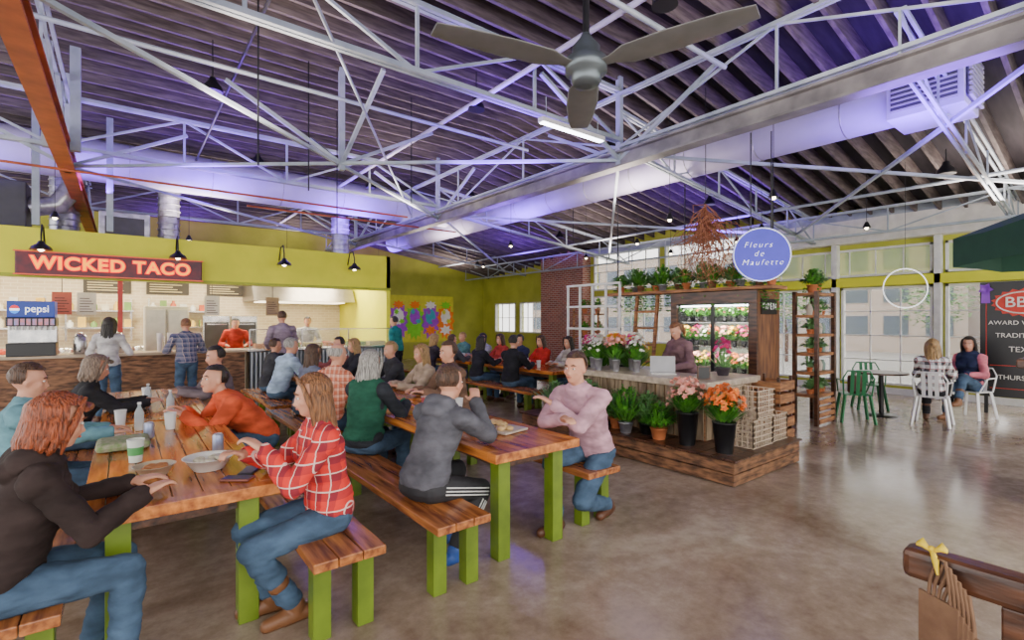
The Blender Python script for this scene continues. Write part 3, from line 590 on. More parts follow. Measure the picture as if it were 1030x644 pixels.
person('man in dark plaid shirt standing at the counter',(.88,10.5),10,stand=True,lean=.05,top=plaid('plaid_navy',(.05,.06,.14),(.2,.2,.28),(.45,.35,.35),12),hair=hairm('ginger',(.38,.15,.06)),s=.96,RH=(.2,.3,1.1),LH=(-.2,.3,1.1),vox=.013)
person('man in mauve grey shirt standing at the counter',(2.55,10.85),5,stand=True,lean=.03,top=cloth('mauve',(.36,.28,.36)),bottom=BLKP,hair=H_brown,s=1.05,RH=(.2,.32,1.12),LH=(-.2,.25,1.1),vox=.013)
person('cook in red shirt working behind counter',(2.0,12.8),175,stand=True,lean=.25,top=cloth('cookred',(.65,.07,.04)),hair=H_dark,RH=(.2,.4,1.1),LH=(-.2,.4,1.1),vox=.014,s=.98)
person('cook in white shirt working behind counter',(3.6,12.9),170,stand=True,lean=.2,top=cloth('cookw',(.7,.68,.64)),hair=H_dark,RH=(.2,.4,1.1),LH=(-.2,.4,1.1),vox=.014)
person('man in teal shirt standing near the mural',(5.1,10.9),40,stand=True,top=cloth('teal2',(.03,.3,.28)),bottom=BLKP,hair=H_dark,vox=.014)
person('florist with blond hair leaning over the flower counter',(6.35,4.05),80,stand=True,seat=.9,lean=.4,s=.95,fem=True,top=cloth('plum',(.3,.17,.19)),hair=H_honey,hs='tail',RH=(.15,.45,1.0),LH=(-.15,.42,1.0),pitch=.45)
person('woman with blond hair in black and white plaid shirt',(10.05,2.1),-85,lean=.05,fem=True,top=plaid('plaid_bw',(.8,.8,.8),(.06,.06,.07),(.4,.12,.12),9),bottom=BLKP,hair=H_blond,hs='long',RH=(.15,.4,.75),LH=(-.12,.4,.75),boots=True,RF=(.15,.6,.3),yaw=.3)
person('woman in navy vest with pink sleeves and brown boots',(11.25,1.85),70,lean=.02,s=1.03,fem=True,top=cloth('pink2',(.85,.25,.32)),vest=cloth('navyvest',(.03,.04,.1)),hair=H_dark,hs='bob',RH=(.1,.3,.75),LH=(-.12,.3,.75),boots=True,shoe=M('boot_tan',(.2,.08,.03),.5),LF=(-.2,.65,.35),RF=(.05,.5,.085),pitch=.1,yaw=.3)
# ---------------------------------------------------------------- table ware
def cup(x,y,z,c=(.8,.8,.78),r_=.042,h=.13,lab='white paper cup on the table'):
    t=T('paper_cup',lab,'cup',(x,y,z)); G().lathe((0,0,0),[(r_*.75,0),(r_,h),(r_*.93,h),(r_*.7,.01)],18).obj('cup_body',M('cup%.1f%.1f%.1f'%c,c,.5),t); G().ring((0,0,h),(r_,0,0),(0,r_,0),.003,18,5).obj('rim',white,t); return t
def bowl(x,y,z,r_,h,c,fc,lab):
    t=T('bowl',lab,'bowl',(x,y,z)); G().lathe((0,0,0),[(r_*.6,0),(r_,h),(r_*1.05,h),(r_*.95,h*.9),(r_*.6,.012)],24).obj('bowl_body',M('bowl%.1f%.1f'%c[:2],c,.5),t)
    g=G(); [g.sph((random.uniform(-.5,.5)*r_,random.uniform(-.5,.5)*r_,h*.75),(.02,.025,.015),7) for k in range(26)]; g.obj('food',M('fd%.1f%.1f'%fc[:2],fc,.6),t)
TZ=.763
bowl(.14,3.5,TZ,.1,.06,(.6,.5,.35),(.5,.2,.06),'round tan food bowl on the plank table'); bowl(.4,3.45,TZ,.13,.075,(.85,.83,.78),(.65,.6,.45),'large white bowl with food on plank table')
t=cup(.06,3.9,TZ,(.75,.8,.7),.045,.14,'paper cup with green print on the table'); G().lathe((0,0,.045),[(.0395,0),(.0425,.05)],18).obj('printed_band',M('cup_green',(.1,.4,.12),.5),t); cup(-.02,5.3,TZ); cup(.3,4.9,TZ)
def can(x,y):
    t=T('drink_can','silver soda can on the plank table','can',(x,y,TZ)); G().lathe((0,0,0),[(.026,0),(.033,.01),(.033,.11),(.026,.122)],20).obj('can_body',M('canm',(.55,.55,.6),.3,.5,(.2,.25,.45),8),t); G().ring((0,0,.122),(.026,0,0),(0,.026,0),.002,18,5).obj('rim',stain,t)
can(.5,3.85); can(.15,4.6)
for x,y in((.1,5.0),(.35,5.7),(.2,6.4)):
    t=T('water_bottle','clear plastic bottle with cap on the table','bottle',(x,y,TZ),group='bottles on the table'); G().lathe((0,0,0),[(.03,0),(.033,.02),(.033,.14),(.012,.19),(.012,.21)],16).obj('bottle_body',M('plastic_clear',(.6,.7,.75),.1,alpha=.5),t); G().cyl((0,0,.21),(0,0,.225),.014,n=10).obj('cap',white,t)
t=T('phone','black smartphone in a case on the table','phone',(.5,3.12,TZ),.9); G().box((-.04,-.08,0),(.04,.08,.011)).obj('case',M('phone_case',(.3,.1,.08),.4),t,.004); G().box((-.035,-.074,.011),(.035,.074,.013)).obj('screen',black,t)
t=T('phone','black smartphone lying by the bowl','phone',(.58,3.24,TZ),-.5); G().box((-.04,-.08,0),(.04,.08,.011)).obj('case',black,t,.004); G().box((-.035,-.074,.011),(.035,.074,.013)).obj('screen',black,t)
G().box((-.15,-.15,0),(.15,.15,.06)).obj('folded_jacket',M('camo',(.16,.26,.08),.9,0,(.35,.33,.24),30),loc=(.0,4.4,TZ),bevel=.03,label='folded green patterned bag on the table',cat='bag')
t=T('food_tray','paper lined basket of food','tray',(2.4,3.25,TZ),.2); G().box((-.14,-.2,0),(.14,.2,.02)).obj('tray_base',M('tray_paper',(.6,.5,.4),.5),t,.008); g=G();[g.sph((random.uniform(-.1,.1),random.uniform(-.15,.15),.035),(.03,.035,.02),8) for k in range(16)]; g.obj('food',M('fries',(.75,.5,.22),.7),t)
bowl(2.35,3.75,TZ,.09,.05,(.8,.8,.76),(.4,.3,.1),'white bowl of food on plank table'); cup(2.2,4.0,TZ); cup(2.55,4.1,TZ); cup(2.35,4.4,TZ,(.6,.1,.1))
for x,y in((2.3,5.6),(2.6,6.3),(2.3,8.3),(6.1,7),(6.3,7.6),(6.1,9.6),(.2,6.9)): cup(x,y,TZ)
# ---------------------------------------------------------------- fan
t=T('ceiling_fan','grey three blade industrial ceiling fan','ceiling fan',(2.61,2.48,3.46),rad(46.7))
G().cyl((0,0,.15),(0,0,1.9),.025).obj('downrod',black,t)
G().lathe((0,0,-.14),[(.04,0),(.09,.01),(.11,.04),(.11,.09),(.15,.1),(.15,.19),(.1,.22),(.1,.28),(.05,.34),(.03,.38)],28).obj('motor_housing',M('fan_metal',(.16,.19,.21),.35,.6),t)
for k in range(3):
    c_,s_=cos(k*2*pi/3),sin(k*2*pi/3); d=V((c_,s_,0)); w=V((-s_,c_,0))
    rg=[(d*r_+V((0,0,z)),(w+V((0,0,tw))).normalized()*wd,V((0,0,.008))) for r_,wd,tw,z in((.1,.04,0,0),(.2,.06,.0,0),(.32,.12,-.05,.0),(.6,.13,-.05,.0),(.95,.11,-.03,0),(1.12,.08,.0,0))]
    G().loft(rg,14).obj('fan_blade',M('fan_blade_grey',(.22,.22,.22),.4,.2),t)
t=T('linear_light','slim white linear light hanging from the truss','lamp',(4.9,4.9,4.25))
G().box((-.6,-.05,0),(.6,.05,.06)).obj('housing',white,t); G().box((-.58,-.04,-.012),(.58,.04,0)).obj('diffuser',lampc,t)
G().cyl((-.5,0,.06),(-.5,0,.35),.006,n=6).cyl((.5,0,.06),(.5,0,.35),.006,n=6).obj('hanger',steel,t)
for x,y in((.9,1.2),(3.3,.6),(1.0,3.6),(4.3,3.0),(7.2,1.6),(1.0,8.2),(4.3,6.4),(7.2,6.2),(10.4,2.0),(10.6,6.2),(2.2,11.4),(4.8,11.8),(7.2,11.0),(10.9,11.5),(7.2,16.8),(11.2,16.6)):  # dome lamps added to brighten the hall, each holding a disk light
    zb=min(4.9,RZ(x,y)-.6)
    t=T('added_dome_lamp','small grey dome lamp added to brighten the hall','lamp',(x,y,zb),group='added hall lamps')
    G().lathe((0,0,0),[(.13,0),(.12,.07),(.06,.14),(.04,.2),(.01,.21)],20).obj('lamp_shade',black,t); G().cyl((0,0,.2),(0,0,RZ(x,y)-zb-.2),.008,n=6).obj('cord',black,t)
    li=bpy.data.lights.new('bulb','AREA'); li.shape='DISK'; li.size=.22; li.energy=330; li.color=(1,.88,.74); o=bpy.data.objects.new('bulb',li); COL.objects.link(o); o.parent=t; o.location=(0,0,.01)
for x,y in((9.5,4.5),(10.5,5.5),(9,7),(11,7.5),(7,9),(10,9.5),(5,14),(9,13),(3.4,14),(7,16.5),(1.1,12.6),(10.8,3.2),(-.9,11.2),(7.1,3.2),(7.3,5)):
    t=T('pendant_lamp','small black pendant lamp with a warm bulb','lamp',(x,y,3.35),group='small pendant lamps')
    G().cyl((0,0,.12),(0,0,RZ(x,y)-3.6),.005,n=5).obj('cord',black,t); G().lathe((0,0,0),[(.07,0),(.04,.07),(.02,.11)],14).obj('lamp_shade',black,t); G().sph((0,0,0),.035,8).obj('bulb',lampw,t)
# ---------------------------------------------------------------- flower shop
t=T('platform','low dark platform clad with reclaimed planks','platform',(4.72,2.5,0))
g=G(); 
for k in range(2): g.box((0,0,.01+k*.12),(1.48,.03,.12+k*.12)); g.box((0,.03,.01+k*.12),(.03,3.3,.12+k*.12)); g.box((1.45,.03,.01+k*.12),(1.48,3.3,.12+k*.12))
g.obj('plank_cladding',pallet,t,.004)
g=G(); [g.box((-.02,-.02+k*.135,.25),(1.5,.105+k*.135,.27)) for k in range(25)]; g.obj('deck',darkwood,t,.003)
t=T('flower_counter','wood clad flower shop counter with pale stone worktop','counter',(5.2,3.1,.27))
g=G(); g.box((0,0,0),(.6,1.95,.6)); g.box((.6,0,0),(1.05,.5,.6)); g.obj('body',crate,t)
g=G(); [g.box((-.02,.01+k*.13,.01),(0,.12+k*.13,.6)) for k in range(15)]; [g.box((.01+k*.13,-.02,.01),(.12+k*.13,0,.6)) for k in range(8)]; g.obj('cladding',M('clad_grey',(.42,.31,.2),.7,0,(.15,.1,.06),3,(6,6,1)),t)
g=G(); g.box((-.08,-.08,.6),(.68,2.0,.68)); g.box((.68,-.08,.6),(1.15,.55,.68)); g.obj('worktop',M('stone_top',(.64,.53,.41),.35,0,(.4,.32,.24),14),t,.008)
CZ=.951
def bucket(x,y,z,r_,h,bc,fc,n,fr,lab,lf=leafm,bs=.035,fh=.25,trail=0,jit=.05):
    t=T('flower_bucket' if fc else 'potted_plant',lab,'flowers' if fc else 'plant',(x,y,z)); G().lathe((0,0,0),[(r_*.7,0),(r_,h),(r_*1.06,h),(r_*.98,h-.01),(r_*.65,.02)],20).obj('bucket' if fc else 'pot',bc,t)
    g=G();g2=G()
    for k in range(n):
        th=random.uniform(0,2*pi);q=random.random()**.5*random.uniform(.8,1.15); p=V((cos(th)*q*fr,sin(th)*q*fr,h+fh*(.55+.6*math.sqrt(max(0,1-q*q*.8)))+random.uniform(-jit*1.6,jit))); d=V((cos(th)*q+random.uniform(-.4,.4),sin(th)*q+random.uniform(-.4,.4),.8))
        if fc: g2.bloom(p,d,bs*random.uniform(.7,1.25))
        g.leaf(V((p.x*.7,p.y*.7,p.z*.6+h*.4)),d,.12,.04); g.leaf(V((p.x*.5,p.y*.5,h)),d,fh*.9,.035,.1)
        if not fc: g.leaf(V((p.x*.6,p.y*.6,h+fh*.3)),V((cos(th),sin(th),.3)),.14,.05,.5)
    for k in range(trail):
        th=random.uniform(0,2*pi); a=random.uniform(.08,.16)
        for j in range(12): g.leaf(V((cos(th)*a,sin(th)*a,h+.04-j*.045)),V((cos(th+j*2.1),sin(th+j*2.1),-.3)),.07,.045,.3)
    g.obj('leaves',lf,t)
    if fc: g2.obj('blossoms',fc,t)
fo=M('petal_orange',(.95,.16,.02),.6,0,(.9,.32,.06),20); fp=M('petal_pink',(.9,.32,.25),.6,0,(.95,.6,.48),20); fw_=M('petal_white',(.88,.86,.78),.6); fr_=M('petal_red',(.7,.02,.06),.6,0,(.6,.04,.35),20); fy_=M('petal_yellow',(.95,.6,.03),.6)
bucket(4.93,2.72,.27,.12,.32,black,fo,95,.2,'black bucket full of bright orange gerberas',bs=.038,fh=.28,jit=.07)
bucket(4.93,3.15,.27,.12,.36,black,fp,95,.19,'tall black bucket full of pink coral flowers',bs=.036,fh=.28,jit=.07)
for i,(x,y,r_) in enumerate([(4.9,3.5,.1),(5.03,3.75,.11),(4.86,3.95,.09),(4.99,4.2,.1),(4.88,4.45,.1),(4.99,4.7,.1),(4.88,4.95,.1),(4.95,5.3,.11)]):
    bucket(x,y,.27,r_,.13,[terra,black,galv][i%3],None,75,.17,'potted leafy green plant on the platform',[leafm,leaf2][i%2],fh=.32+.12*(i%3))
for i,(x,y,c) in enumerate([(5.4,4.98,fr_),(5.25,4.75,fw_),(5.65,4.8,fo),(5.3,4.48,fp),(5.62,4.45,fr_),(5.5,4.7,fy_),(5.45,4.25,fw_)]): bucket(x,y,CZ,.06,.16,galv,c,55,.15,'vase of mixed cut flowers on the counter',bs=.032,fh=.26)
for i,(x,y,c) in enumerate([(6.2,4.9,fy_),(6.5,5.4,fr_),(6.1,5.6,fw_),(5.9,5.3,fp)]): bucket(x,y,0,.14,.9,black,c,80,.24,'tall flower stand bucket behind the counter',bs=.035,fh=.4)
bucket(5.95,3.3,CZ,.09,.1,M('dark_pot',(.05,.04,.05),.5),fr_,30,.1,'spiky bromeliad plant in a dark pot on counter',leaf2,fh=.28)
t=T('laptop','open silver laptop on the flower counter','laptop',(5.55,3.9,CZ),-.9); G().box((-.16,-.11,0),(.16,.11,.015)).obj('laptop_base',stain,t); G().box((-.16,.1,.015),(.16,.115,.22)).obj('laptop_screen',M('laptop_grey',(.5,.5,.52),.4),t)
t=T('chalk_sign','small chalkboard card in a wooden frame','sign',(5.35,3.2,CZ),rad(-30)); G().box((-.08,0,0),(.08,.015,.16)).obj('frame',darkwood,t); G().box((-.065,-.003,.015),(.065,0,.145)).obj('board',black,t)
for i,(x,y,z,w) in enumerate([(5.48,2.76,.27,.44),(5.93,2.78,.27,.36),(5.55,2.76,.58,.4)]):
    t=T('wire_basket','rusty wire mesh basket crate on the platform','basket',(x,y,z),group='wire baskets'); g=G(); h=.3
    for zz in np.linspace(0.01,h,6): 
        for a,c in(((-w/2,-.18),(w/2,-.18)),((w/2,-.18),(w/2,.18)),((w/2,.18),(-w/2,.18)),((-w/2,.18),(-w/2,-.18))): g.bar((*a,zz),(*c,zz),.009)
    for q in np.linspace(-w/2,w/2,9): g.bar((q,-.18,.01),(q,-.18,h),.008); g.bar((q,.18,.01),(q,.18,h),.008); g.bar((q,-.18,.01),(q,.18,.01),.008)
    for q in np.linspace(-.18,.18,7): g.bar((-w/2,q,.01),(-w/2,q,h),.008); g.bar((w/2,q,.01),(w/2,q,h),.008)
    g.obj('wire_frame',M('rust_wire',(.75,.6,.45),.5,.3),t)
t=T('crate_stack','stack of stained slatted wooden crates','crate',(6.28,2.75,0)); g=G()
for k in range(6): g.box((0,0,.03+k*.15),(.4,.02,.14+k*.15)); g.box((0,.02,.03+k*.15),(.02,.4,.14+k*.15)); g.box((.38,.02,.03+k*.15),(.4,.4,.14+k*.15))
g.obj('slats',crate,t); g=G(); [g.box((a,c,0),(a+.03,c+.03,.95)) for a in(.02,.35) for c in(.02,.35)]; g.obj('corner_post',darkwood,t)
t=T('flower_cooler','black glass door display cooler full of flowers','display cooler',(7.6,3.7,0))
g=G(); g.box((0,0,0),(.75,1.4,.3)); g.box((0,0,1.9),(.75,1.4,2.1)); g.box((.7,0,.3),(.75,1.4,1.9)); g.box((0,0,.3),(.7,.05,1.9)); g.box((0,1.35,.3),(.7,1.4,1.9)); g.box((0,.67,.3),(.05,.73,1.9)); g.obj('case',black,t,.005)
g=G(); g.box((-.05,-.05,1.92),(-.0,1.45,2.11)); g.box((-.05,-.05,.0),(0,.08,1.92)); g.box((-.05,1.33,0),(0,1.45,1.92)); g.obj('timber_surround',darkwood,t,.004)
g=G(); [g.box((.05,.05,z),(.68,1.35,z+.015)) for z in(.75,1.2,1.6)]; g.obj('shelf_board',stain,t); G().box((.005,.06,.32),(.012,1.34,1.88)).obj('glass_door',M('door_glass',(.9,.95,.97),.05,0,(.9,.95,.97),alpha=.03),t); G().box((.03,.1,1.87),(.12,1.3,1.895)).obj('interior_light',lampc,t)
G().box((.66,.06,.32),(.69,1.34,1.88)).obj('interior_back',M('cooler_back',(.22,.25,.2),.6),t)
G().box((.0,-.03,0),(.75,0,2.1)).obj('side_panel',M('side_board',(.3,.13,.05),.6,0,(.1,.04,.02),3,(8,8,1),.2),t)
for zl in(1.85,1.57,1.17):
    li=bpy.data.lights.new('interior_lamp','AREA'); li.shape='RECTANGLE'; li.size=.1; li.size_y=1.2; li.energy=20; li.color=(1,.95,.85); o=bpy.data.objects.new('interior_lamp',li); COL.objects.link(o); o.parent=t; o.location=(.08,.7,zl); o.rotation_euler=(0,rad(-35),0)
G().box((.12,-.045,1.74),(.63,-.032,1.98)).obj('open_plaque',black,t)
text('OPEN',.15,M('letter_white',(.85,.85,.8),.5,emit=.7),t,(.375,-.05,1.86),(pi/2,0,0),.002,-.003,sp=1.25)
k=0
for z in(.3,.765,1.215,1.615):
    for yy in(3.83,3.99,4.15,4.31,4.5,4.66,4.82,4.98): bucket(7.84,yy,z+.002,.045,.09,black,[fo,fw_,fr_,fy_,fp][k%5],30,.1,'bunch of cut flowers inside the display cooler',bs=.032,fh=.18); k+=1
t=T('display_rack','dark wooden rack of shelves with small pots','rack',(8.45,3.15,0)); g=G(); [g.box((0,0,z),(.7,.35,z+.045)) for z in(.435,.785,1.085,1.385,1.685,2.035)]; g.obj('shelf_board',crate,t)
g=G(); [g.box((a,c,0),(a+.07,c+.05,2.1)) for a in(-.02,.65) for c in(-.01,.31)]; g.obj('upright_post',darkwood,t); g=G(); [g.box((.05,-.02,.03+q*.1),(.65,0,.1+q*.1)) for q in range(4)]; g.obj('crate_front',crate,t)
for z in(.481,.831,1.131,1.431,1.731):
    for q in range(5):
        if random.random()<.5: G().lathe((0,0,0),[(.04,0),(.05,.1),(.03,.15),(.03,.17)],14).obj('candle_jar',M('jar_%d'%(q%3),[(.6,.5,.4),(.2,.3,.25),(.5,.2,.1)][q%3],.4),loc=(8.55+q*.125,3.3,z),label='small glass jar on the display rack',cat='jar',group='rack jars')
        else: bucket(8.55+q*.125,3.3,z,.045,.07,terra,None,22,.07,'tiny potted succulent on the display rack',leaf2,fh=.15)
t=T('overhead_shelf','dark timber shelf board above the cooler','shelf',(7.55,3.4,2.12)); G().box((-.05,0,0),(.45,3.2,.05)).obj('board',crate,t)
g=G(); [g.bar((.2,q,.05),(.2,q,1.9),.015) for q in(.1,1.6,3.1)]; g.obj('hanger_rod',black,t)
for i in range(13): bucket(7.70+.14*(i%2),3.5+i*.24,2.171,.075,.12,[terra,M('brown_pot',(.25,.1,.05),.6),galv][i%3],None,70,.18,'leafy potted plant on the high shelf',[leafm,leaf2][i%2],fh=.24+.09*(i%3),trail=12 if i%2 else 5)
bucket(8.65,3.3,2.081,.08,.13,terra,None,50,.14,'leafy plant in clay pot atop the rack',leafm,fh=.25,trail=7); bucket(8.95,3.35,2.081,.08,.15,terra,None,50,.14,'leafy plant in clay pot atop the rack',leaf2,fh=.25)
t=T('plant_shelf','rustic wooden shelf unit with green plants','shelf',(7.45,6.75,0)); g=G(); [g.box((0,0,z),(.3,.7,z+.03)) for z in(.4,.85,1.3,1.75)]; [g.box((a,c,0),(a+.03,c+.03,1.95)) for a in(0,.27) for c in(0,.67)]; g.obj('frame',crate,t)
for z in(.432,.882,1.332,1.782):
    for yy in(6.9,7.25): bucket(7.6,yy,z,.06,.1,terra,None,35,.12,'small potted plant on the rustic shelf',leafm,fh=.18)
t=T('ladder','wooden step ladder leaning beside the cooler','ladder',(7.35,5.45,0)); g=G(); g.bar((0,0,0),(.25,0,2.1),.05); g.bar((0,.45,0),(.25,.45,2.1),.05); g.obj('rail',crate,t); g=G(); [g.bar((.25*z/2.1,0,z),(.25*z/2.1,.45,z),.04) for z in np.arange(.3,2.1,.3)]; g.obj('rung',crate,t)
t=T('window_frame_screen','white paned wooden window frame used as screen','screen',(7.1,5.9,0)); g=G(); [g.box((0,q,.0 if q in(0,1.34) else .6),(.035,q+.04,2.35)) for q in(0,.335,.67,1.005,1.34)]; [g.box((-.01,0,z),(.04,1.38,z+.04)) for z in(.6,1.03,1.46,1.89,2.31)]; g.obj('frame_grid',white,t)
t=T('branch_bundle','hanging bundle of loosely tangled dried twigs','hanging decoration',(6.9,4.1,2.35)); g=G()
for k in range(130):
    th=random.uniform(0,2*pi);q=random.uniform(.05,.62); pts=[];z0=random.uniform(.6,1.05); z1=random.uniform(-.2,.5)
    for j in range(8):
        f=j/7; rr_=q*f**.6*(1.2-.6*f*random.random()); tt=th+1.6*noise.noise(V((k*1.7,f*2.5,0))); pts.append((rr_*cos(tt)+.09*noise.noise(V((k,f*5,1))),rr_*sin(tt)+.09*noise.noise(V((k,f*5,7))),z0+(z1-z0)*f+.16*noise.noise(V((k,f*4,3)))))
    g.tube(pts,[.007,.007,.006,.005,.005,.004,.003,.002],4,False)
g.obj('twigs',M('twig_brown',(.42,.16,.08),.8),t); G().cyl((0,0,.7),(0,0,2.8),.006,n=5).obj('cord',black,t)
t=T('round_sign','round violet blue hanging sign with script lettering','sign',(6.3,2.98,2.47),rad(-50))
G().cyl((0,0,0),(0,.08,0),.33,n=40).obj('sign_disc',M('sign_violet',(.04,.035,.45),.4,emit=.8),t); G().ring((0,-.002,0),(.332,0,0),(0,0,.332),.006,48,6).obj('glowing_rim',M('rim_pale',(.75,.78,1),.5,emit=1.2),t)
for q,z,x in(('Fleurs',.12,-.05),('de',.01,-.04),('Maufette',-.1,0)): text(q,.1,we,t,(x,-.012,z),(pi/2,0.0,0),.002,-.0025,shear=.3,sp=1.35)
G().cyl((-.12,.04,.3),(-.12,.04,1.55),.008,n=6).cyl((.12,.04,.3),(.12,.04,1.55),.008,n=6).obj('hanger_rod',black,t)
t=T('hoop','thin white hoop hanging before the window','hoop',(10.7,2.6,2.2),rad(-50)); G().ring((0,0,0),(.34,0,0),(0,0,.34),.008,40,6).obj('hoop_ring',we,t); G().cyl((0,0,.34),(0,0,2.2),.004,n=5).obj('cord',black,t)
# ---------------------------------------------------------------- cafe set
def chair(x,y,rz,mat,lab):
    t=T('metal_chair',lab,'chair',(x,y,0),rz); G().box((-.19,-.19,.44),(.19,.19,.46)).obj('seat',mat,t,.01)
    for a in(-1,1):
        for c in(-1,1): G().bar((a*.17,c*.17,.44),(a*.23,c*.23,0),.035).obj('leg',mat,t)
    g=G().tube([(-.19,-.18,.45),(-.21,-.24,.72),(-.15,-.25,.84),(.15,-.25,.84),(.21,-.24,.72),(.19,-.18,.45)],.013); [g.bar((q,-.18,.46),(q,-.25,.84),.05,.008) for q in(-.08,0,.08)]
    g.obj('backrest',mat,t)
    for a in(-1,1): G().tube([(a*.2,-.23,.68),(a*.24,.05,.68),(a*.2,.17,.46)],.012).obj('armrest',mat,t)
gc=M('chair_green',(.03,.2,.08),.35,.2); wc=M('chair_white',(.85,.85,.85),.3,.1)
chair(9.4,2.95,rad(-60),gc,'dark green metal armchair beside the round table'); chair(10.95,3.2,rad(120),gc,'dark green metal armchair facing the table'); chair(10.05,2.1,rad(-85),wc,'white metal armchair with a seated woman'); chair(11.27,1.83,rad(70),wc,'white metal armchair with a seated woman')
t=T('cafe_table','dark round pedestal cafe table','table',(10.35,2.85,0)); G().cyl((0,0,.72),(0,0,.75),.38,n=32).obj('table_top',darkwood,t); G().cyl((0,0,.03),(0,0,.72),.035).obj('pedestal',black,t); G().lathe((0,0,0),[(.25,0),(.22,.02),(.04,.04)],24).obj('base',black,t)
G().box((-.15,-.07,0),(.15,.07,.3)).obj('handbag',SHB,loc=(9.4,2.95,.462),bevel=.04,label='brown leather handbag on the green chair',cat='bag')
# board
t=T('menu_board','black board with red badge and white lettering','sign',(12.1,1.28,.0))
G().box((0,-.6,.3),(.06,.58,2.32)).obj('board',black,t,.01); [G().bar((.03,q,0),(.03,q,.3),.05).obj('foot',black,t) for q in(-.5,.5)]
wl=M('letter_paint',(.85,.82,.75),.6); rl=M('banner_red',(.65,.04,.02),.5); RX=(pi/2,0,-pi/2)
g=G(); nn=36; g.add([(-.012,.02+(.42 if i%2 else .37)*cos(2*pi*i/nn),1.95+(.25 if i%2 else .21)*sin(2*pi*i/nn)) for i in range(nn)],[tuple(range(nn))]); g.obj('jagged_badge',rl,t)
g=G(); g.ring((-.014,.02,1.95),(0,.345,0),(0,0,.185),.012,32,5); g.obj('badge_outline',wl,t)
text('BBQ',.25,wl,t,(-.02,.02,1.95),RX,off=.002); text('AWARD WINNING',.1,wl,t,(-.02,.02,1.6),RX,sp=1.05); text('TRADITIONAL',.11,wl,t,(-.02,.02,1.38),RX); text('TEXAS',.13,wl,t,(-.02,.02,1.14),RX); text('THURS - SUN',.11,wl,t,(-.02,.02,.65),RX)
g=G(); g.box((-.012,-.45,.85),(0,.45,.86)); g.box((-.012,-.45,.45),(0,.45,.46)); g.box((-.012,-.5,.38),(-.005,-.49,2.24)); g.box((-.012,.49,.38),(-.005,.5,2.24)); g.obj('rule_line',rl,t)
t=T('ribbon_rosette','purple award ribbon rosette','rosette',(12.08,1.78,2.2)); G().bloom((0,0,0),(-1,0,0),.11).obj('rosette_disc',M('ribbon_purple',(.3,.07,.6),.5),t); G().add([(-.01,-.05,0),(-.01,.05,0),(-.01,.06,-.25),(-.01,-.06,-.25)],[(0,1,2,3)]).obj('ribbon_tail',M('ribbon_purple',(.25,.05,.5)),t)
# umbrella & cart
t=T('umbrella','dark green fabric market umbrella over wooden cart','umbrella',(6.75,-.2,0)); um=M('umbrella_green',(.015,.075,.045),.8); n=8; R_=1.42; ap=V((0,0,3.0)); g=G()
ed=[V((R_*cos(2*pi*k/n+.2),R_*sin(2*pi*k/n+.2),2.45)) for k in range(n)]
for k in range(n):
    a,c=ed[k],ed[(k+1)%n]; mid=(a+c)/2-V((0,0,.02)); g.add([ap,a,mid,c],[(0,1,2),(0,2,3)]); g.add([a,mid,c,c-V((0,0,.28)),mid-V((0,0,.25)),a-V((0,0,.28))],[(0,5,4,1),(1,4,3,2)])
g.obj('canopy',um,t); G().cyl((0,0,0),(0,0,3.0),.025).obj('pole',darkwood,t); g=G(); [g.bar(ap-V((0,0,.1)),e_-V((0,0,.03)),.02) for e_ in ed]; g.obj('rib',darkwood,t)
t=T('wooden_cart','dark timber vending cart beneath the umbrella','cart',(6.3,-.05,0)); G().box((.06,.06,.1),(1.0,.35,1.22)).obj('body',darkwood,t); G().box((0,0,1.22),(1.05,.78,1.3)).obj('worktop',darkwood,t,.01); [G().box((a,c,0),(a+.06,c+.06,1.22)).obj('leg',darkwood,t) for a in(.04,.95) for c in(.0,.66)]
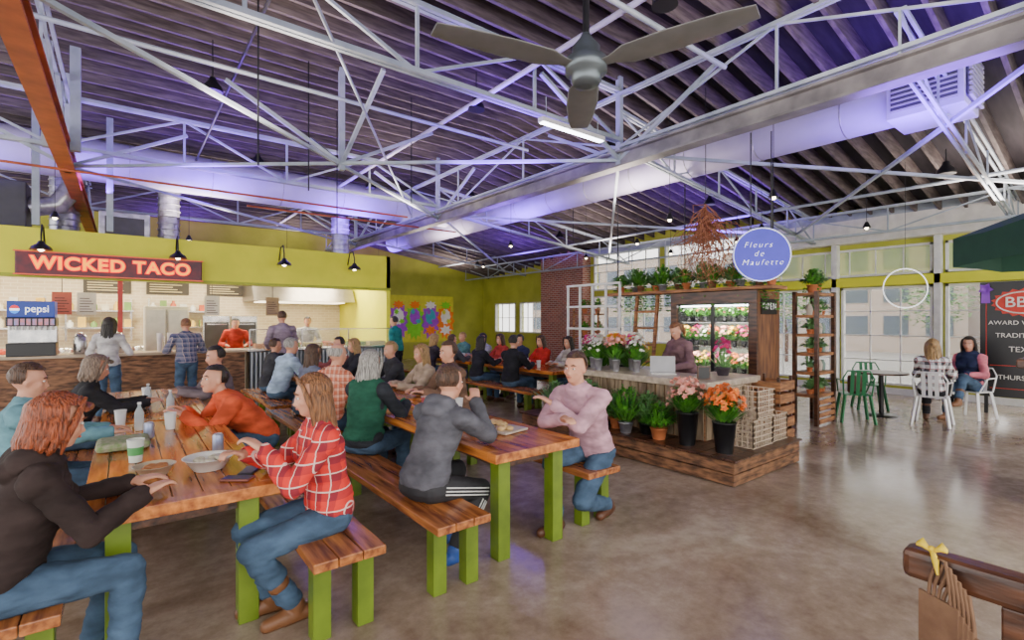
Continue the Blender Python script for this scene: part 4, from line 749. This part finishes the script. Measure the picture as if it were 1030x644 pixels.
# near rail with bags
t=T('wooden_railing','dark polished wooden rail with posts','railing',(1.93,.47,0)); G().box((-.04,-1.3,.86),(.05,0,.95)).obj('top_rail',darkwood,t,.02); [G().box((-.025,q,0),(.035,q+.06,.86)).obj('post',darkwood,t,.005) for q in(-.28,-1.2)]; G().box((-.015,-1.2,.45),(.025,-.28,.66)).obj('panel',darkwood,t,.004)
kraft=M('kraft_paper',(.22,.12,.065),.8,0,(.15,.075,.04),12,bump=.2)
for k in range(6):
    t=T('paper_bag','folded brown paper bag hanging by its handles','bag',(1.868-k*.004,.375-k*.011,.54-k*.014),rad(-30),group='hanging paper bags')
    G().box((-.005,-.06,-.0),(.005,.06,.3)).obj('bag_body',kraft,t,.003); G().tube([(0,-.035,.3),(0.0,-.03,.35),(.01,-.01,.41),(.01,.01,.41),(.0,.025,.35),(0,.03,.3)],.005,6).obj('handle',kraft,t)
t=T('ribbon_bow','bright yellow fabric bow tied on the rail','bow',(1.91,.4,.953)); t.scale=(.75,.75,.75); ym=M('yellow_fabric',(.85,.6,.02),.7); g=G()
for q in(-1,1): g.loft([(V((0,q*.008,.01)),V((.01,0,0)),V((0,0,.008))),(V((0,q*.03,.03)),V((.028,0,0)),V((0,0,.018))),(V((0,q*.048,.02)),V((.012,0,0)),V((0,0,.008)))],10)
g.tube([(0,0,.01),(-.045,-.02,-.01),(-.06,-.03,-.06)],[.008,.012,.004],6); g.obj('bow_loops',ym,t); G().sph((0,0,.012),.014,8).obj('knot',ym,t)
# ---------------------------------------------------------------- lights, world, camera
def area(loc,sz,e,col,up=False):
    li=bpy.data.lights.new('lamp','AREA'); li.shape='RECTANGLE'; li.size=sz; li.size_y=sz; li.energy=e; li.color=col
    o=bpy.data.objects.new('uplight' if up else 'area_lamp',li); COL.objects.link(o); o.location=loc; o.rotation_euler=(pi,0,0) if up else (0,0,0); return o
P_=(.22,.05,1); Wm=(1,.84,.74)
for i,x in enumerate((-3,1.3,4.5,7.3,10.8)):
    for j,y in enumerate((1.5,6.0,9.5,13.0,17.5)):
        pur=(i+j)%2!=0
        area((x,y,3.95 if x<6 else 3.6),1.2,115 if pur else 75,P_ if pur else Wm,True)  # warm uplights are added fill for the roof, without any fixture
for x in(-2.5,-.5,1.5,4.5): area((x,11.7,4.0),.6,60,P_,True)
for x in(-3,-.5,2,4.3): area((x,13.6,3.15),1.2,170,(1,.86,.62))
w=bpy.data.worlds.new('w'); bpy.context.scene.world=w; w.use_nodes=True; bg=w.node_tree.nodes['Background']; bg.inputs[0].default_value=(1,.97,.93,1); bg.inputs[1].default_value=3.9
cam=bpy.data.cameras.new('cam'); cam.sensor_width=36; cam.lens=17.48; cam.clip_start=.05; o=bpy.data.objects.new('camera',cam); COL.objects.link(o); o.location=(0,0,1.65); o.rotation_euler=(pi/2,0,rad(-38)); bpy.context.scene.camera=o
